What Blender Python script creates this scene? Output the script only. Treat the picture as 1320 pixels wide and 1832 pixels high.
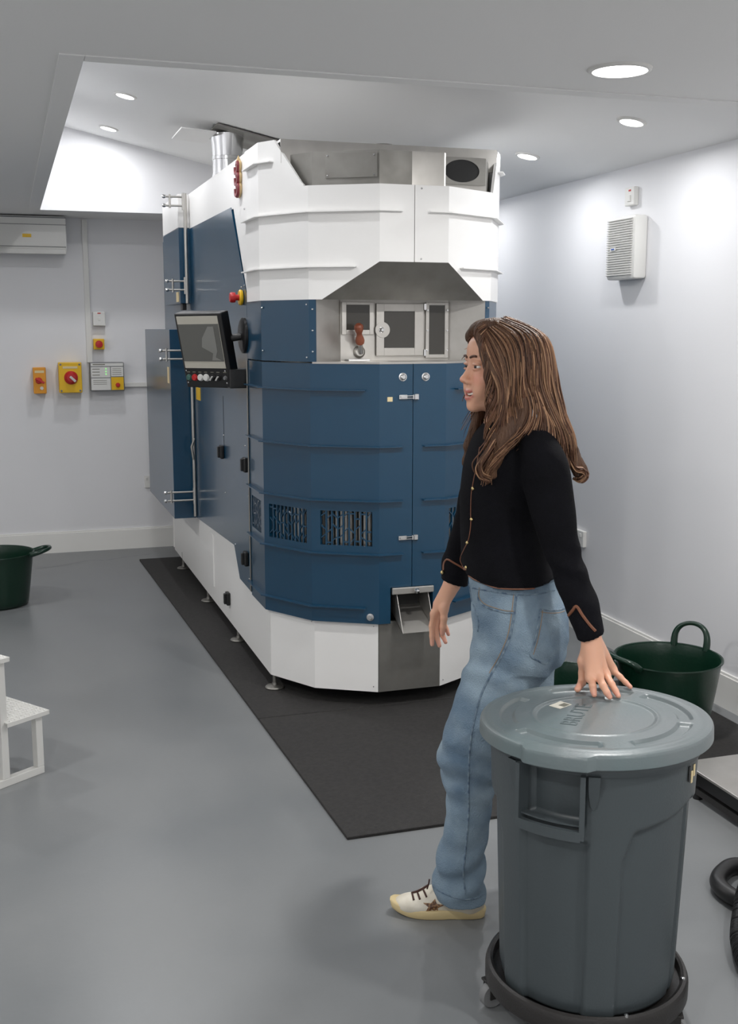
import bpy, bmesh, math, random
import numpy as np
from mathutils import Vector, Matrix
from mathutils.bvhtree import BVHTree
random.seed(7); rng = np.random.default_rng(7)
for o in list(bpy.data.objects): bpy.data.objects.remove(o)
COL = bpy.context.scene.collection
SC = bpy.context.scene
# ---------------------------------------------------------------- camera
EYE = np.array([0, 0, 1.70]); FPX = 2000.0
PHI = math.radians(9.3415); TH = math.radians(17.7844)
FW = np.array([math.sin(TH)*math.cos(PHI), math.cos(TH)*math.cos(PHI), -math.sin(PHI)])
RT = np.array([math.cos(TH), -math.sin(TH), 0.0]); UP = np.cross(RT, FW)
cd = bpy.data.cameras.new('camera'); cam = bpy.data.objects.new('camera', cd); COL.objects.link(cam)
cam.matrix_world = Matrix(((RT[0], UP[0], -FW[0], 0), (RT[1], UP[1], -FW[1], 0), (RT[2], UP[2], -FW[2], 1.70), (0, 0, 0, 1)))
cd.sensor_fit = 'VERTICAL'; cd.sensor_height = 36; cd.sensor_width = 36; cd.lens = 36*FPX/1832
cd.clip_start = .05; cd.clip_end = 60
SC.camera = cam
# ---------------------------------------------------------------- world, exposure
w = bpy.data.worlds.new('world'); SC.world = w; w.use_nodes = True
w.node_tree.nodes['Background'].inputs[0].default_value = (.8, .85, .9, 1)
w.node_tree.nodes['Background'].inputs[1].default_value = .3
SC.view_settings.view_transform = 'Standard'; SC.view_settings.look = 'None'
SC.view_settings.gamma = 1; SC.view_settings.use_curve_mapping = False
SC.view_settings.exposure = 0.0
SPOT_W = 6.8; PANEL_W = 25.5

# ---------------------------------------------------------------- helpers
def srgb(r, g, b):
    f = lambda c: (c/255/12.92) if c/255 <= .04045 else ((c/255+.055)/1.055)**2.4
    return (f(r), f(g), f(b), 1)
def mat(name, col, rough=.5, metal=0., coat=0., emit=None, estr=1., col2=None, nscale=5., bump=0., bscale=40., stretch=None, spec=None, alpha=None, vcol=False, rvar=0., lo=.35, hi=.65, detail=4., trans=0., sub=0.):
    m = bpy.data.materials.new(name); m.use_nodes = True; nt = m.node_tree; b = nt.nodes['Principled BSDF']
    b.inputs['Base Color'].default_value = col; b.inputs['Roughness'].default_value = rough; b.inputs['Metallic'].default_value = metal
    b.inputs['Coat Weight'].default_value = coat; b.inputs['Coat Roughness'].default_value = .15
    if spec is not None: b.inputs['Specular IOR Level'].default_value = spec
    if trans: b.inputs['Transmission Weight'].default_value = trans
    if sub: b.inputs['Subsurface Weight'].default_value = sub; b.inputs['Subsurface Radius'].default_value = (.02, .008, .004); b.inputs['Subsurface Scale'].default_value = .4
    if emit: b.inputs['Emission Color'].default_value = emit; b.inputs['Emission Strength'].default_value = estr
    tc = nt.nodes.new('ShaderNodeTexCoord'); mp = nt.nodes.new('ShaderNodeMapping'); nt.links.new(tc.outputs['Object'], mp.inputs[0])
    if stretch: mp.inputs['Scale'].default_value = stretch
    base = None
    if vcol:
        a = nt.nodes.new('ShaderNodeVertexColor'); a.layer_name = 'Col'; base = a.outputs[0]; nt.links.new(base, b.inputs['Base Color'])
    if col2 or rvar:
        n = nt.nodes.new('ShaderNodeTexNoise'); n.inputs['Scale'].default_value = nscale; n.inputs['Detail'].default_value = detail
        nt.links.new(mp.outputs[0], n.inputs['Vector'])
        r = nt.nodes.new('ShaderNodeMapRange'); r.inputs[1].default_value = lo; r.inputs[2].default_value = hi; nt.links.new(n.outputs[0], r.inputs[0])
        if col2:
            mx = nt.nodes.new('ShaderNodeMix'); mx.data_type = 'RGBA'; mx.inputs[6].default_value = col; mx.inputs[7].default_value = col2
            if base: nt.links.new(base, mx.inputs[6])
            nt.links.new(r.outputs[0], mx.inputs[0]); nt.links.new(mx.outputs[2], b.inputs['Base Color'])
        if rvar:
            q = nt.nodes.new('ShaderNodeMapRange'); q.inputs[3].default_value = rough-rvar; q.inputs[4].default_value = rough+rvar
            nt.links.new(r.outputs[0], q.inputs[0]); nt.links.new(q.outputs[0], b.inputs['Roughness'])
    if bump:
        n2 = nt.nodes.new('ShaderNodeTexNoise'); n2.inputs['Scale'].default_value = bscale; n2.inputs['Detail'].default_value = 3
        nt.links.new(mp.outputs[0], n2.inputs['Vector'])
        bp = nt.nodes.new('ShaderNodeBump'); bp.inputs['Strength'].default_value = bump; bp.inputs['Distance'].default_value = .01
        nt.links.new(n2.outputs[0], bp.inputs['Height']); nt.links.new(bp.outputs[0], b.inputs['Normal'])
    return m
M = {}
M['wall'] = mat('wall_paint', srgb(229, 229, 231), .6, bump=.03, bscale=120)
M['ceil'] = mat('ceiling_paint', srgb(238, 238, 237), .7, bump=.03, bscale=90)
M['skirt'] = mat('gloss_white_paint', srgb(236, 235, 231), .35)
M['floor'] = mat('grey_floor_paint', srgb(112, 115, 117), .33, col2=srgb(122, 124, 125), nscale=1.3, bump=.02, bscale=60, rvar=.05)
M['rubber'] = mat('black_rubber', srgb(36, 35, 34), .8, col2=srgb(46, 44, 43), nscale=60, bump=.35, bscale=260)
M['blue'] = mat('petrol_blue_paint', srgb(0, 58, 86), .33, coat=.5, bump=.03, bscale=200, spec=.45)
M['white'] = mat('white_machine_paint', srgb(240, 239, 237), .38, bump=.02, bscale=200)
M['steel'] = mat('brushed_stainless', srgb(198, 195, 190), .42, .9, col2=srgb(176, 173, 168), nscale=4, stretch=(1, 1, 1), rvar=.07, bump=.04, bscale=30)
M['dsteel'] = mat('dark_stainless', srgb(158, 156, 151), .5, .9, col2=srgb(138, 136, 131), nscale=5, rvar=.06)
M['chrome'] = mat('chrome', srgb(215, 215, 215), .15, 1.)
M['dark'] = mat('dark_cavity', srgb(22, 22, 22), .7)
M['black'] = mat('black_plastic', srgb(20, 20, 21), .4)
M['glass'] = mat('smoked_glass', srgb(66, 64, 60), .12, spec=.5)
M['wood'] = mat('reddish_wood', srgb(150, 84, 60), .45, col2=srgb(120, 62, 42), nscale=14, stretch=(1, 1, .2))
M['red'] = mat('red_plastic', srgb(190, 35, 38), .35)
M['green_b'] = mat('green_button', srgb(60, 100, 90), .35)
M['yellow'] = mat('yellow_plastic', srgb(233, 186, 30), .4)
M['amber'] = mat('amber_plastic', srgb(226, 152, 40), .45)
M['plastic'] = mat('white_plastic', srgb(225, 224, 220), .4)
M['plastic2'] = mat('grey_white_plastic', srgb(205, 204, 200), .45)
M['shade'] = mat('grey_plastic', srgb(120, 121, 122), .5)
M['lamp'] = mat('lamp_diffuser', (1, 1, 1, 1), .5, emit=(1, .98, .96, 1), estr=9)
M['bin'] = mat('grey_bin_plastic', srgb(68, 75, 78), .42, bump=.05, bscale=150)
M['lid'] = mat('grey_lid_plastic', srgb(100, 113, 115), .34, bump=.05, bscale=150, col2=srgb(108, 115, 117), nscale=5)
M['lidtext'] = mat('dark_lid_print', srgb(84, 97, 100), .5)
M['dolly'] = mat('dolly_black_plastic', srgb(38, 36, 35), .38, bump=.1, bscale=200)
M['tub'] = mat('dark_green_rubber', srgb(10, 42, 29), .28, bump=.05, bscale=90)
M['alu'] = mat('white_aluminium', srgb(222, 221, 217), .45, .2)
M['paper'] = mat('paper_label', srgb(226, 222, 208), .6)
M['cream'] = mat('cream_label', srgb(224, 205, 160), .6)
M['print'] = mat('printed_grey', srgb(120, 118, 105), .6)
M['screen'] = mat('screen_grey', srgb(96, 96, 92), .25)
M['screenl'] = mat('screen_light', srgb(130, 130, 126), .25)
M['screenw'] = mat('screen_bar', srgb(186, 182, 170), .3)
M['skin'] = mat('skin', srgb(222, 170, 145), .45, vcol=True, sub=.12, bump=.04, bscale=300)
M['teeth'] = mat('teeth', srgb(240, 235, 225), .3)
M['eye'] = mat('eye', srgb(38, 26, 20), .15)
M['eyew'] = mat('eye_white', srgb(225, 220, 214), .2)
M['brow'] = mat('eyebrow', srgb(80, 50, 36), .7)
M['knit'] = mat('navy_black_knit', srgb(10, 10, 14), .9, bump=.4, bscale=420, col2=srgb(15, 15, 20), nscale=9, spec=.15)
M['tan'] = mat('tan_leather', srgb(120, 76, 54), .5)
M['gold'] = mat('gold_metal', srgb(220, 196, 140), .25, 1.)
M['denim'] = mat('light_denim', srgb(122, 143, 160), .8, col2=srgb(92, 115, 136), nscale=7, bump=.5, bscale=300, lo=.42, hi=.72, vcol=True)
M['dseam'] = mat('denim_seam', srgb(72, 92, 114), .85, col2=srgb(130, 148, 160), nscale=70)
M['stitch'] = mat('tan_stitch', srgb(150, 128, 104), .8)
M['shoe'] = mat('cream_leather', srgb(218, 212, 198), .5, col2=srgb(196, 188, 170), nscale=14)
M['sole'] = mat('yellowed_rubber', srgb(206, 186, 140), .55)
M['lace'] = mat('brown_lace', srgb(64, 38, 30), .8)
M['star'] = mat('glitter_brown', srgb(150, 116, 80), .4, col2=srgb(84, 54, 36), nscale=160, lo=.45, hi=.55)
M['hair'] = mat('brown_hair', srgb(92, 62, 44), .5, vcol=True, spec=.3, bump=.6, bscale=260, stretch=(1, 1, .08))
M['chaff'] = mat('coffee_chaff', srgb(150, 118, 104), .8, col2=srgb(100, 74, 64), nscale=60)
M['logo'] = mat('logo_red', srgb(128, 50, 56), .4); M['logog'] = mat('logo_gold', srgb(205, 178, 130), .4)

def tag(o, label=None, cat=None, group=None, kind=None):
    if label: o['label'] = label
    if cat: o['category'] = cat
    if group: o['group'] = group
    if kind: o['kind'] = kind
    return o
def mk(name, bm, m, parent=None, smooth=False, angle=None, recenter=True):
    me = bpy.data.meshes.new(name)
    if isinstance(bm, bmesh.types.BMesh):
        bmesh.ops.recalc_face_normals(bm, faces=bm.faces[:]); bm.to_mesh(me); bm.free()
    else:
        v, f = bm; me.from_pydata([tuple(x) for x in v], [], [tuple(x) for x in f]); me.update()
    return mkme(name, me, m, parent, smooth, angle)
def mkme(name, me, m, parent=None, smooth=False, angle=None):
    ms = m if isinstance(m, list) else [m]
    for x in ms: me.materials.append(M[x] if isinstance(x, str) else x)
    n = len(me.vertices); co = np.empty(n*3, 'f'); me.vertices.foreach_get('co', co); co = co.reshape(-1, 3)
    lo, hi = co.min(0), co.max(0); base = np.array([(lo[0]+hi[0])/2, (lo[1]+hi[1])/2, lo[2]])
    co -= base; me.vertices.foreach_set('co', co.ravel()); me.update()
    if smooth:
        me.polygons.foreach_set('use_smooth', [True]*len(me.polygons))
        if angle:
            bm = bmesh.new(); bm.from_mesh(me)
            for e in bm.edges:
                if len(e.link_faces) == 2 and e.calc_face_angle(0) > math.radians(angle): e.smooth = False
            bm.to_mesh(me); bm.free()
    o = bpy.data.objects.new(name, me); COL.objects.link(o); o.location = [float(x) for x in base]
    if parent: adopt(o, parent)
    return o
def wpos(o):
    p = Vector(o.location)
    while o.parent: o = o.parent; p = p + Vector(o.location)
    return p
def adopt(o, p):
    loc = Vector(o.location) - wpos(p); o.parent = p; o.location = loc
def empty(name, loc, label=None, cat=None, group=None):
    o = bpy.data.objects.new(name, None); COL.objects.link(o); o.location = loc; o.empty_display_size = .05
    return tag(o, label, cat, group)
def bx(bm, x0, x1, y0, y1, z0, z1, bev=0., T=None):
    vs = bmesh.ops.create_cube(bm, size=1)['verts']
    for v in vs: v.co = Vector(((x0+x1)/2+v.co.x*(x1-x0), (y0+y1)/2+v.co.y*(y1-y0), (z0+z1)/2+v.co.z*(z1-z0)))
    if bev > 0:
        es = list({e for v in vs for e in v.link_edges})
        r = bmesh.ops.bevel(bm, geom=es, offset=bev, segments=2, affect='EDGES', profile=.5); vs = list({v for f in r['faces'] for v in f.verts} | {v for v in vs if v.is_valid})
    if T is not None:
        for v in vs: v.co = T @ v.co
    return vs
def box(name, x0, x1, y0, y1, z0, z1, m, parent=None, bev=.002, T=None):
    bm = bmesh.new(); bx(bm, x0, x1, y0, y1, z0, z1, bev, T); return mk(name, bm, m, parent)
def tube_vf(path, rad, n=8, cap=True):
    P = np.array(path, float); N = len(P); rad = np.full(N, rad) if np.isscalar(rad) else np.array(rad, float)
    T = np.gradient(P, axis=0); T /= np.linalg.norm(T, axis=1)[:, None]+1e-12
    ref = np.array([0, 0, 1.]) if abs(T[0][2]) < .9 else np.array([1., 0, 0])
    V = []; F = []; nrm = np.cross(T[0], ref); nrm /= np.linalg.norm(nrm)
    for i in range(N):
        nrm = nrm - T[i]*(nrm@T[i]); nrm /= np.linalg.norm(nrm)+1e-12; b = np.cross(T[i], nrm)
        for j in range(n):
            a = 2*math.pi*j/n; V.append(P[i]+rad[i]*(math.cos(a)*nrm+math.sin(a)*b))
    for i in range(N-1):
        for j in range(n): F.append((i*n+j, i*n+(j+1) % n, (i+1)*n+(j+1) % n, (i+1)*n+j))
    if cap: F.append(tuple(range(n-1, -1, -1))); F.append(tuple((N-1)*n+j for j in range(n)))
    return V, F
def joinvf(parts):
    V = []; F = []
    for v, f in parts:
        k = len(V); V += list(v); F += [tuple(i+k for i in q) for q in f]
    return V, F
def tube(name, path, rad, m, parent=None, n=10): return mk(name, tube_vf(path, rad, n), m, parent, True, 50)
def lathe_vf(prof, c, n=48, axis=(0, 0, 1)):
    A = Vector(axis).normalized(); q = Vector((0, 0, 1)).rotation_difference(A); V = []; F = []
    for r, z in prof:
        for j in range(n):
            a = 2*math.pi*j/n; V.append(tuple(q @ Vector((r*math.cos(a), r*math.sin(a), z)) + Vector(c)))
    for i in range(len(prof)-1):
        for j in range(n): F.append((i*n+j, i*n+(j+1) % n, (i+1)*n+(j+1) % n, (i+1)*n+j))
    if prof[0][0] > 1e-6: F.append(tuple(range(n-1, -1, -1)))
    if prof[-1][0] > 1e-6: F.append(tuple((len(prof)-1)*n+j for j in range(n)))
    return V, F
def lathe(name, prof, c, m, parent=None, n=48, axis=(0, 0, 1), angle=35):
    prof = [(max(r, 1e-5), z) for r, z in prof]
    return mk(name, lathe_vf(prof, c, n, axis), m, parent, True, angle)
def spline(pts, n=12):
    P = np.array(pts, float); P = np.vstack([2*P[0]-P[1], P, 2*P[-1]-P[-2]]); out = []
    for i in range(1, len(P)-2):
        for t in np.linspace(0, 1, n, endpoint=False):
            a, b, c, d = P[i-1], P[i], P[i+1], P[i+2]
            out.append(.5*((2*b)+(-a+c)*t+(2*a-5*b+4*c-d)*t*t+(-a+3*b-3*c+d)*t**3))
    out.append(P[-2]); return np.array(out)
def text_mesh(s, size, depth=.001):
    c = bpy.data.curves.new('t', 'FONT'); c.body = s; c.size = size; c.extrude = depth; c.resolution_u = 3
    o = bpy.data.objects.new('t', c); COL.objects.link(o); dg = bpy.context.evaluated_depsgraph_get(); dg.update()
    me = bpy.data.meshes.new_from_object(o.evaluated_get(dg)); bpy.data.objects.remove(o); me.materials.clear(); return me
def dup(o, parent=None, delta=(0, 0, 0), rotz=0):
    c = o.copy(); COL.objects.link(c); c.parent = parent
    if parent is None: c.location = Vector(o.location)+Vector(delta); c.rotation_euler.z = rotz
    for ch in list(o.children): dup(ch, c)
    return c
def ray(x, y): return FW*FPX+RT*(x-660)-UP*(y-916)
def pz(x, y, z): d = ray(x, y); return EYE+d*(z-1.7)/d[2]
def py(x, y, Y): d = ray(x, y); return EYE+d*Y/d[1]
AZ = math.radians(24); EU = np.array([math.cos(AZ), -math.sin(AZ), 0]); EW = np.array([math.sin(AZ), math.cos(AZ), 0])
def at(x, y, D): d = ray(x, y); return EYE+d*D/(d@EW)
def ppm(p): return FPX/((np.array(p)-EYE)@FW)

# ---------------------------------------------------------------- room shell
XR = 3.03; YB = 8.75; XL = -2.6; YF = -1.8; ZC = 2.5
HX, HY0, HY1 = .265, 3.65, 8.2          # opening in the lower ceiling
SL = .215                                # slope of the vaulted ceiling, eaves on the right wall
zs = lambda x: ZC+SL*(XR-x)
tag(box('floor', XL-.2, XR+.2, YF-.2, YB+.2, -.15, 0, 'floor', bev=0), kind='structure')
tag(box('wall_back', XL, XR, YB, YB+.15, 0, 3.3, 'wall', bev=0), kind='structure')
tag(box('wall_right', XR, XR+.15, YF, YB+.15, 0, 3.3, 'wall', bev=0), kind='structure')
tag(box('wall_left', XL-.15, XL, YF, YB+.15, 0, 3.3, 'wall', bev=0), kind='structure')
tag(box('wall_front', XL, XR, YF-.15, YF, 0, 3.3, 'wall', bev=0), kind='structure')
bm = bmesh.new()
for a in ((XL, HX, YF, YB), (HX, XR, YF, HY0), (HX, XR, HY1, YB)): bx(bm, a[0], a[1], a[2], a[3], ZC, ZC+.035)
tag(mk('ceiling', bm, 'ceil'), kind='structure')
def wedge(y0, y1, zb_=ZC+.02):
    bm = bmesh.new(); vs = [bm.verts.new((x, y, z)) for y in (y0, y1) for x, z in ((HX, zb_), (XR, zb_), (XR, zs(XR)+.03), (HX, zs(HX)+.03))]
    bm.faces.new(vs[:4]); bm.faces.new(vs[4:])
    for i in range(4): bm.faces.new((vs[i], vs[(i+1) % 4], vs[4+(i+1) % 4], vs[4+i]))
    return bm
tag(mk('ceiling', wedge(HY1-.004, HY1+.03, ZC-.001), 'wall'), kind='structure').name = 'trim_1'
tag(mk('ceiling', wedge(HY0-.035, HY0-.005), 'wall'), kind='structure').name = 'trim_2'
tag(box('trim_3', HX-.04, HX-.005, HY0-.03, HY1+.03, ZC+.02, zs(HX)+.03, 'wall', bev=0), kind='structure')
tag(box('trim_4', HX-.075, HX-.001, HY0-.07, HY1, ZC-.005, ZC, 'ceil', bev=.001), kind='structure')
tag(box('trim_5', HX, XR, HY0-.07, HY0-.001, ZC-.005, ZC, 'ceil', bev=.001), kind='structure')
bm = bmesh.new()
vs = [bm.verts.new((x, y, zs(x)+dz)) for dz in (0, .05) for x, y in ((HX-.03, HY0-.03), (XR+.02, HY0-.03), (XR+.02, HY1+.02), (HX-.03, HY1+.02))]
bm.faces.new(vs[:4]); bm.faces.new(vs[4:])
for i in range(4): bm.faces.new((vs[i], vs[(i+1) % 4], vs[4+(i+1) % 4], vs[4+i]))
tag(mk('ceiling', bm, 'ceil'), kind='structure')
def board(name, path_pts, axis):
    bm = bmesh.new()
    if axis == 'b': bx(bm, XL, XR-.018, YB-.018, YB, 0, .15); bx(bm, XL, XR-.018, YB-.012, YB, .15, .162)
    else: bx(bm, XR-.018, XR, YF, YB, 0, .15); bx(bm, XR-.012, XR, YF, YB, .15, .162)
    tag(mk(name, bm, 'skirt'), kind='structure')
fl0 = bpy.data.objects['floor']; cr = spline([(.12, 8.18, 0), (.3, 8.24, 0), (.5, 8.36, 0), (.62, 8.34, 0), (.8, 8.42, 0), (.98, 8.47, 0)], 6)
mk('crack', ([(x, y+d*(.003+.002*(i % 3)), .0006) for d in (-1, 1) for i, (x, y, z) in enumerate(cr)], [(i, i+1, len(cr)+i+1, len(cr)+i) for i in range(len(cr)-1)]), 'shade', fl0)
board('baseboard_back', None, 'b'); board('baseboard_right', None, 'r')

# ---------------------------------------------------------------- lamps
def area(loc, size, watt, rot=(0, 0, 0), col=(1, .985, .965), spread=math.pi):
    l = bpy.data.lights.new('lamp_light', 'AREA'); l.shape = 'DISK'; l.size = size; l.energy = watt; l.color = col; l.spread = spread
    o = bpy.data.objects.new('lamp_light', l); COL.objects.link(o); o.location = loc; o.rotation_euler = rot; return o
def downlight(x, y, z, r, watt, label, group, tilt=0., col=(1, .985, .965)):
    e = empty('ceiling_light', (x, y, z), label, 'light', group)
    R = Matrix.Translation((x, y, z)) @ Matrix.Rotation(tilt, 4, 'Y')
    a = lathe_vf([(r, -.001), (r+.001, -.008), (r+.012, -.006), (r+.016, .002)], (0, 0, 0), 40)
    a = ([tuple(R @ Vector(v)) for v in a[0]], a[1][:-2]); mk('bezel', a, 'plastic', e, True, 40)
    b = lathe_vf([(1e-5, -.004), (r, -.003), (r, .003)], (0, 0, 0), 40); b = ([tuple(R @ Vector(v)) for v in b[0]], b[1]); mk('diffuser', b, 'lamp', e)
    l = area(tuple(R @ Vector((0, 0, -.014))), r*1.8, watt, (0, tilt, 0), col); l.name = 'lamp_light'; adopt(l, e); return e
ti = math.atan(SL)
nm = {(0, 2): 'recessed round downlight left of the flue, nearer of the two in view', (0, 3): 'recessed round downlight left of the flue, farther and lower of the two', (1, 0): 'small downlight in the sloped ceiling nearest the right wall heater', (1, 1): 'small downlight in the sloped ceiling just right of the machine top'}
for i, xx in enumerate((.71, 2.63)):
    for j, yy in enumerate((4.47, 5.5, 6.72, 7.82)):
        downlight(xx, yy, zs(xx)-.001, .05, SPOT_W, nm.get((i, j), 'small round downlight in the sloped ceiling, %s row, %s from the near end' % (('left', 'right')[i], ('first', 'second', 'third', 'fourth')[j])), 'downlights in the sloped ceiling', ti, (.98, .985, 1))
downlight(1.87, 3.26, ZC-.001, .085, PANEL_W, 'large round glowing ceiling light above the woman at upper right', 'large round lights in the lower ceiling')
for xx, yy in ((-1.3, 3.26), (1.87, .9), (-.6, .9), (1.4, -1.1), (-1.0, -1.1), (-1.4, 6.0)):
    downlight(xx, yy, ZC-.001, .085, PANEL_W, {(-1.3, 3.26): 'large round ceiling light left of the frame, level with the one in view', (1.87, .9): 'large round ceiling light behind the viewer, in line with the one in view', (-.6, .9): 'large round ceiling light above and left of the viewer', (1.4, -1.1): 'large round ceiling light at the rear right of the room', (-1.0, -1.1): 'large round ceiling light at the rear left of the room', (-1.4, 6.0): 'large round ceiling light far left, beyond the step stool'}[(xx, yy)], 'large round lights in the lower ceiling')

# ---------------------------------------------------------------- roasting machine: panels wrapped round a half dodecagon front
MX, MY = 1.667, 4.57; SEG = .31; YREAR = 8.2
def plan(seg, front):
    q = seg; pts = [(MX-1.866*q, YREAR), (MX-1.866*q, front+1.366*q), (MX-1.366*q, front+.5*q), (MX-.5*q, front), (MX+.5*q, front), (MX+1.366*q, front+.5*q), (MX+1.866*q, front+1.366*q), (MX+1.866*q, YREAR)]
    return np.array(pts)
def offset_plan(P, d):
    out = []
    for i in range(len(P)):
        ns = []
        for a, b in ((i-1, i), (i, i+1)):
            if a >= 0 and b < len(P): t = P[b]-P[a]; t = t/np.linalg.norm(t); ns.append(np.array([-t[1], t[0]]))   # inward (left of travel)
        if len(ns) == 1: out.append(P[i]+ns[0]*d)
        else: n = (ns[0]+ns[1]); n /= (n@n)/2; out.append(P[i]+n*d)
    return np.array(out)
PLANS = {}
def getplan(seg, front):
    if (seg, front) not in PLANS:
        P = plan(seg, front); L = np.concatenate([[0], np.cumsum(np.linalg.norm(np.diff(P, axis=0), axis=1))]); L -= (L[3]+L[4])/2
        PLANS[(seg, front)] = (P, L)
    return PLANS[(seg, front)]
BL = (.3075, 4.572); WH = (.31, 4.566); SK = (.2955, 4.598)
def S(Y, pl=BL): P, L = getplan(*pl); return L[1]-(Y-P[1][1])      # arc length of a point of the left side at depth Y
def wrap_xy(s, pl, d):
    P, L = getplan(*pl); Q = offset_plan(P, d); i = int(np.clip(np.searchsorted(L, s)-1, 0, len(L)-2)); t = (s-L[i])/(L[i+1]-L[i]); return Q[i]*(1-t)+Q[i+1]*t
def wrap(polys, pl, d0, d1):
    """polys: list of (s,z) outlines without holes; returns vf of solid panels between offsets d0 (outer) and d1 (inner)"""
    P, L = getplan(*pl); bm = bmesh.new()
    for poly in polys: bm.faces.new([bm.verts.new((a, 0, b)) for a, b in poly])
    bmesh.ops.remove_doubles(bm, verts=bm.verts[:], dist=1e-5)
    for l in L[1:-1]:
        bmesh.ops.bisect_plane(bm, geom=bm.verts[:]+bm.edges[:]+bm.faces[:], plane_co=(float(l), 0, 0), plane_no=(1, 0, 0))
    bm.verts.index_update(); V = []; n = len(bm.verts)
    for d in (d0, d1):
        for v in bm.verts: x, y = wrap_xy(v.co.x, pl, d); V.append((x, y, v.co.z))
    F = []
    for f in bm.faces:
        ix = [v.index for v in f.verts]; F.append(ix); F.append([i+n for i in reversed(ix)])
    for e in bm.edges:
        if len(e.link_faces) == 1: a, b = e.verts[0].index, e.verts[1].index; F.append([a, b, b+n, a+n])
    bm.free(); return V, F
def fixn(vf):
    bm = bmesh.new(); vs = [bm.verts.new(v) for v in vf[0]]
    for f in vf[1]:
        try: bm.faces.new([vs[i] for i in f])
        except ValueError: pass
    return bm
def wp(name, polys, pl, d0, d1, m, parent): return mk(name, fixn(wrap(polys, pl, d0, d1)), m, parent)
def R_(s0, s1, z0, z1): return [(s0, z0), (s1, z0), (s1, z1), (s0, z1)]
def rib(s0, s1, z, pl, m, parent, depth=.024):
    o = wp('rib', [R_(s0, s1, z-.0025, z+.0025)], pl, -depth, .001, m, parent)
    for v in o.data.vertices: pass
    return o
ro = empty('coffee_roaster', (MX, 6.2, .03), 'tall white and petrol blue industrial roasting machine with faceted front on black matting', 'machine')
# inner dark body
core = fixn(wrap([R_(S(YREAR)+.01, -S(YREAR)-.01, .12, .30)], SK, .03, .04)); mk('inner_wall', core, 'dark', ro)
Pq = offset_plan(getplan(*BL)[0], .10)
bm = bmesh.new(); lo = [bm.verts.new((x, y, .12)) for x, y in Pq]; hi = [bm.verts.new((x, y, .56)) for x, y in Pq]
bm.faces.new(lo[::-1]); bm.faces.new(hi)
for i in range(len(Pq)): j = (i+1) % len(Pq); bm.faces.new((lo[i], lo[j], hi[j], hi[i]))
mk('inner_frame', bm, 'dark', ro)
# skirt
S1 = lambda Y: S(Y, SK)
hb = SK[0]/2
wp('side_base_panel', [[(S1(8.2), .08), (S1(5.0), .08), (S1(5.0), .43), (S1(5.35), .62), (S1(8.2), .62)]], SK, 0, .02, 'white', ro)
wp('base_panel', [[(S1(5.0)+.002, .08), (-hb-.001, .08), (-hb-.001, .41), (S1(5.0)+.002, .41)]], SK, 0, .02, 'white', ro)
wp('base_panel', [R_(hb+.001, -S1(8.2), .08, .41)], SK, 0, .02, 'white', ro)
c = wp('base_centre_panel', [R_(-hb+.001, hb-.001, .08, .405)], SK, 0, .02, 'dsteel', ro); c['label'] = 'bare stainless panel under the chute'
mk('underside', (lambda P: ([(x, y, .082) for x, y in P]+[(x, y, .10) for x, y in P], [tuple(range(len(P))), tuple(range(len(P), 2*len(P)))]))(offset_plan(getplan(*SK)[0], .018)), 'dark', ro)
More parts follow.
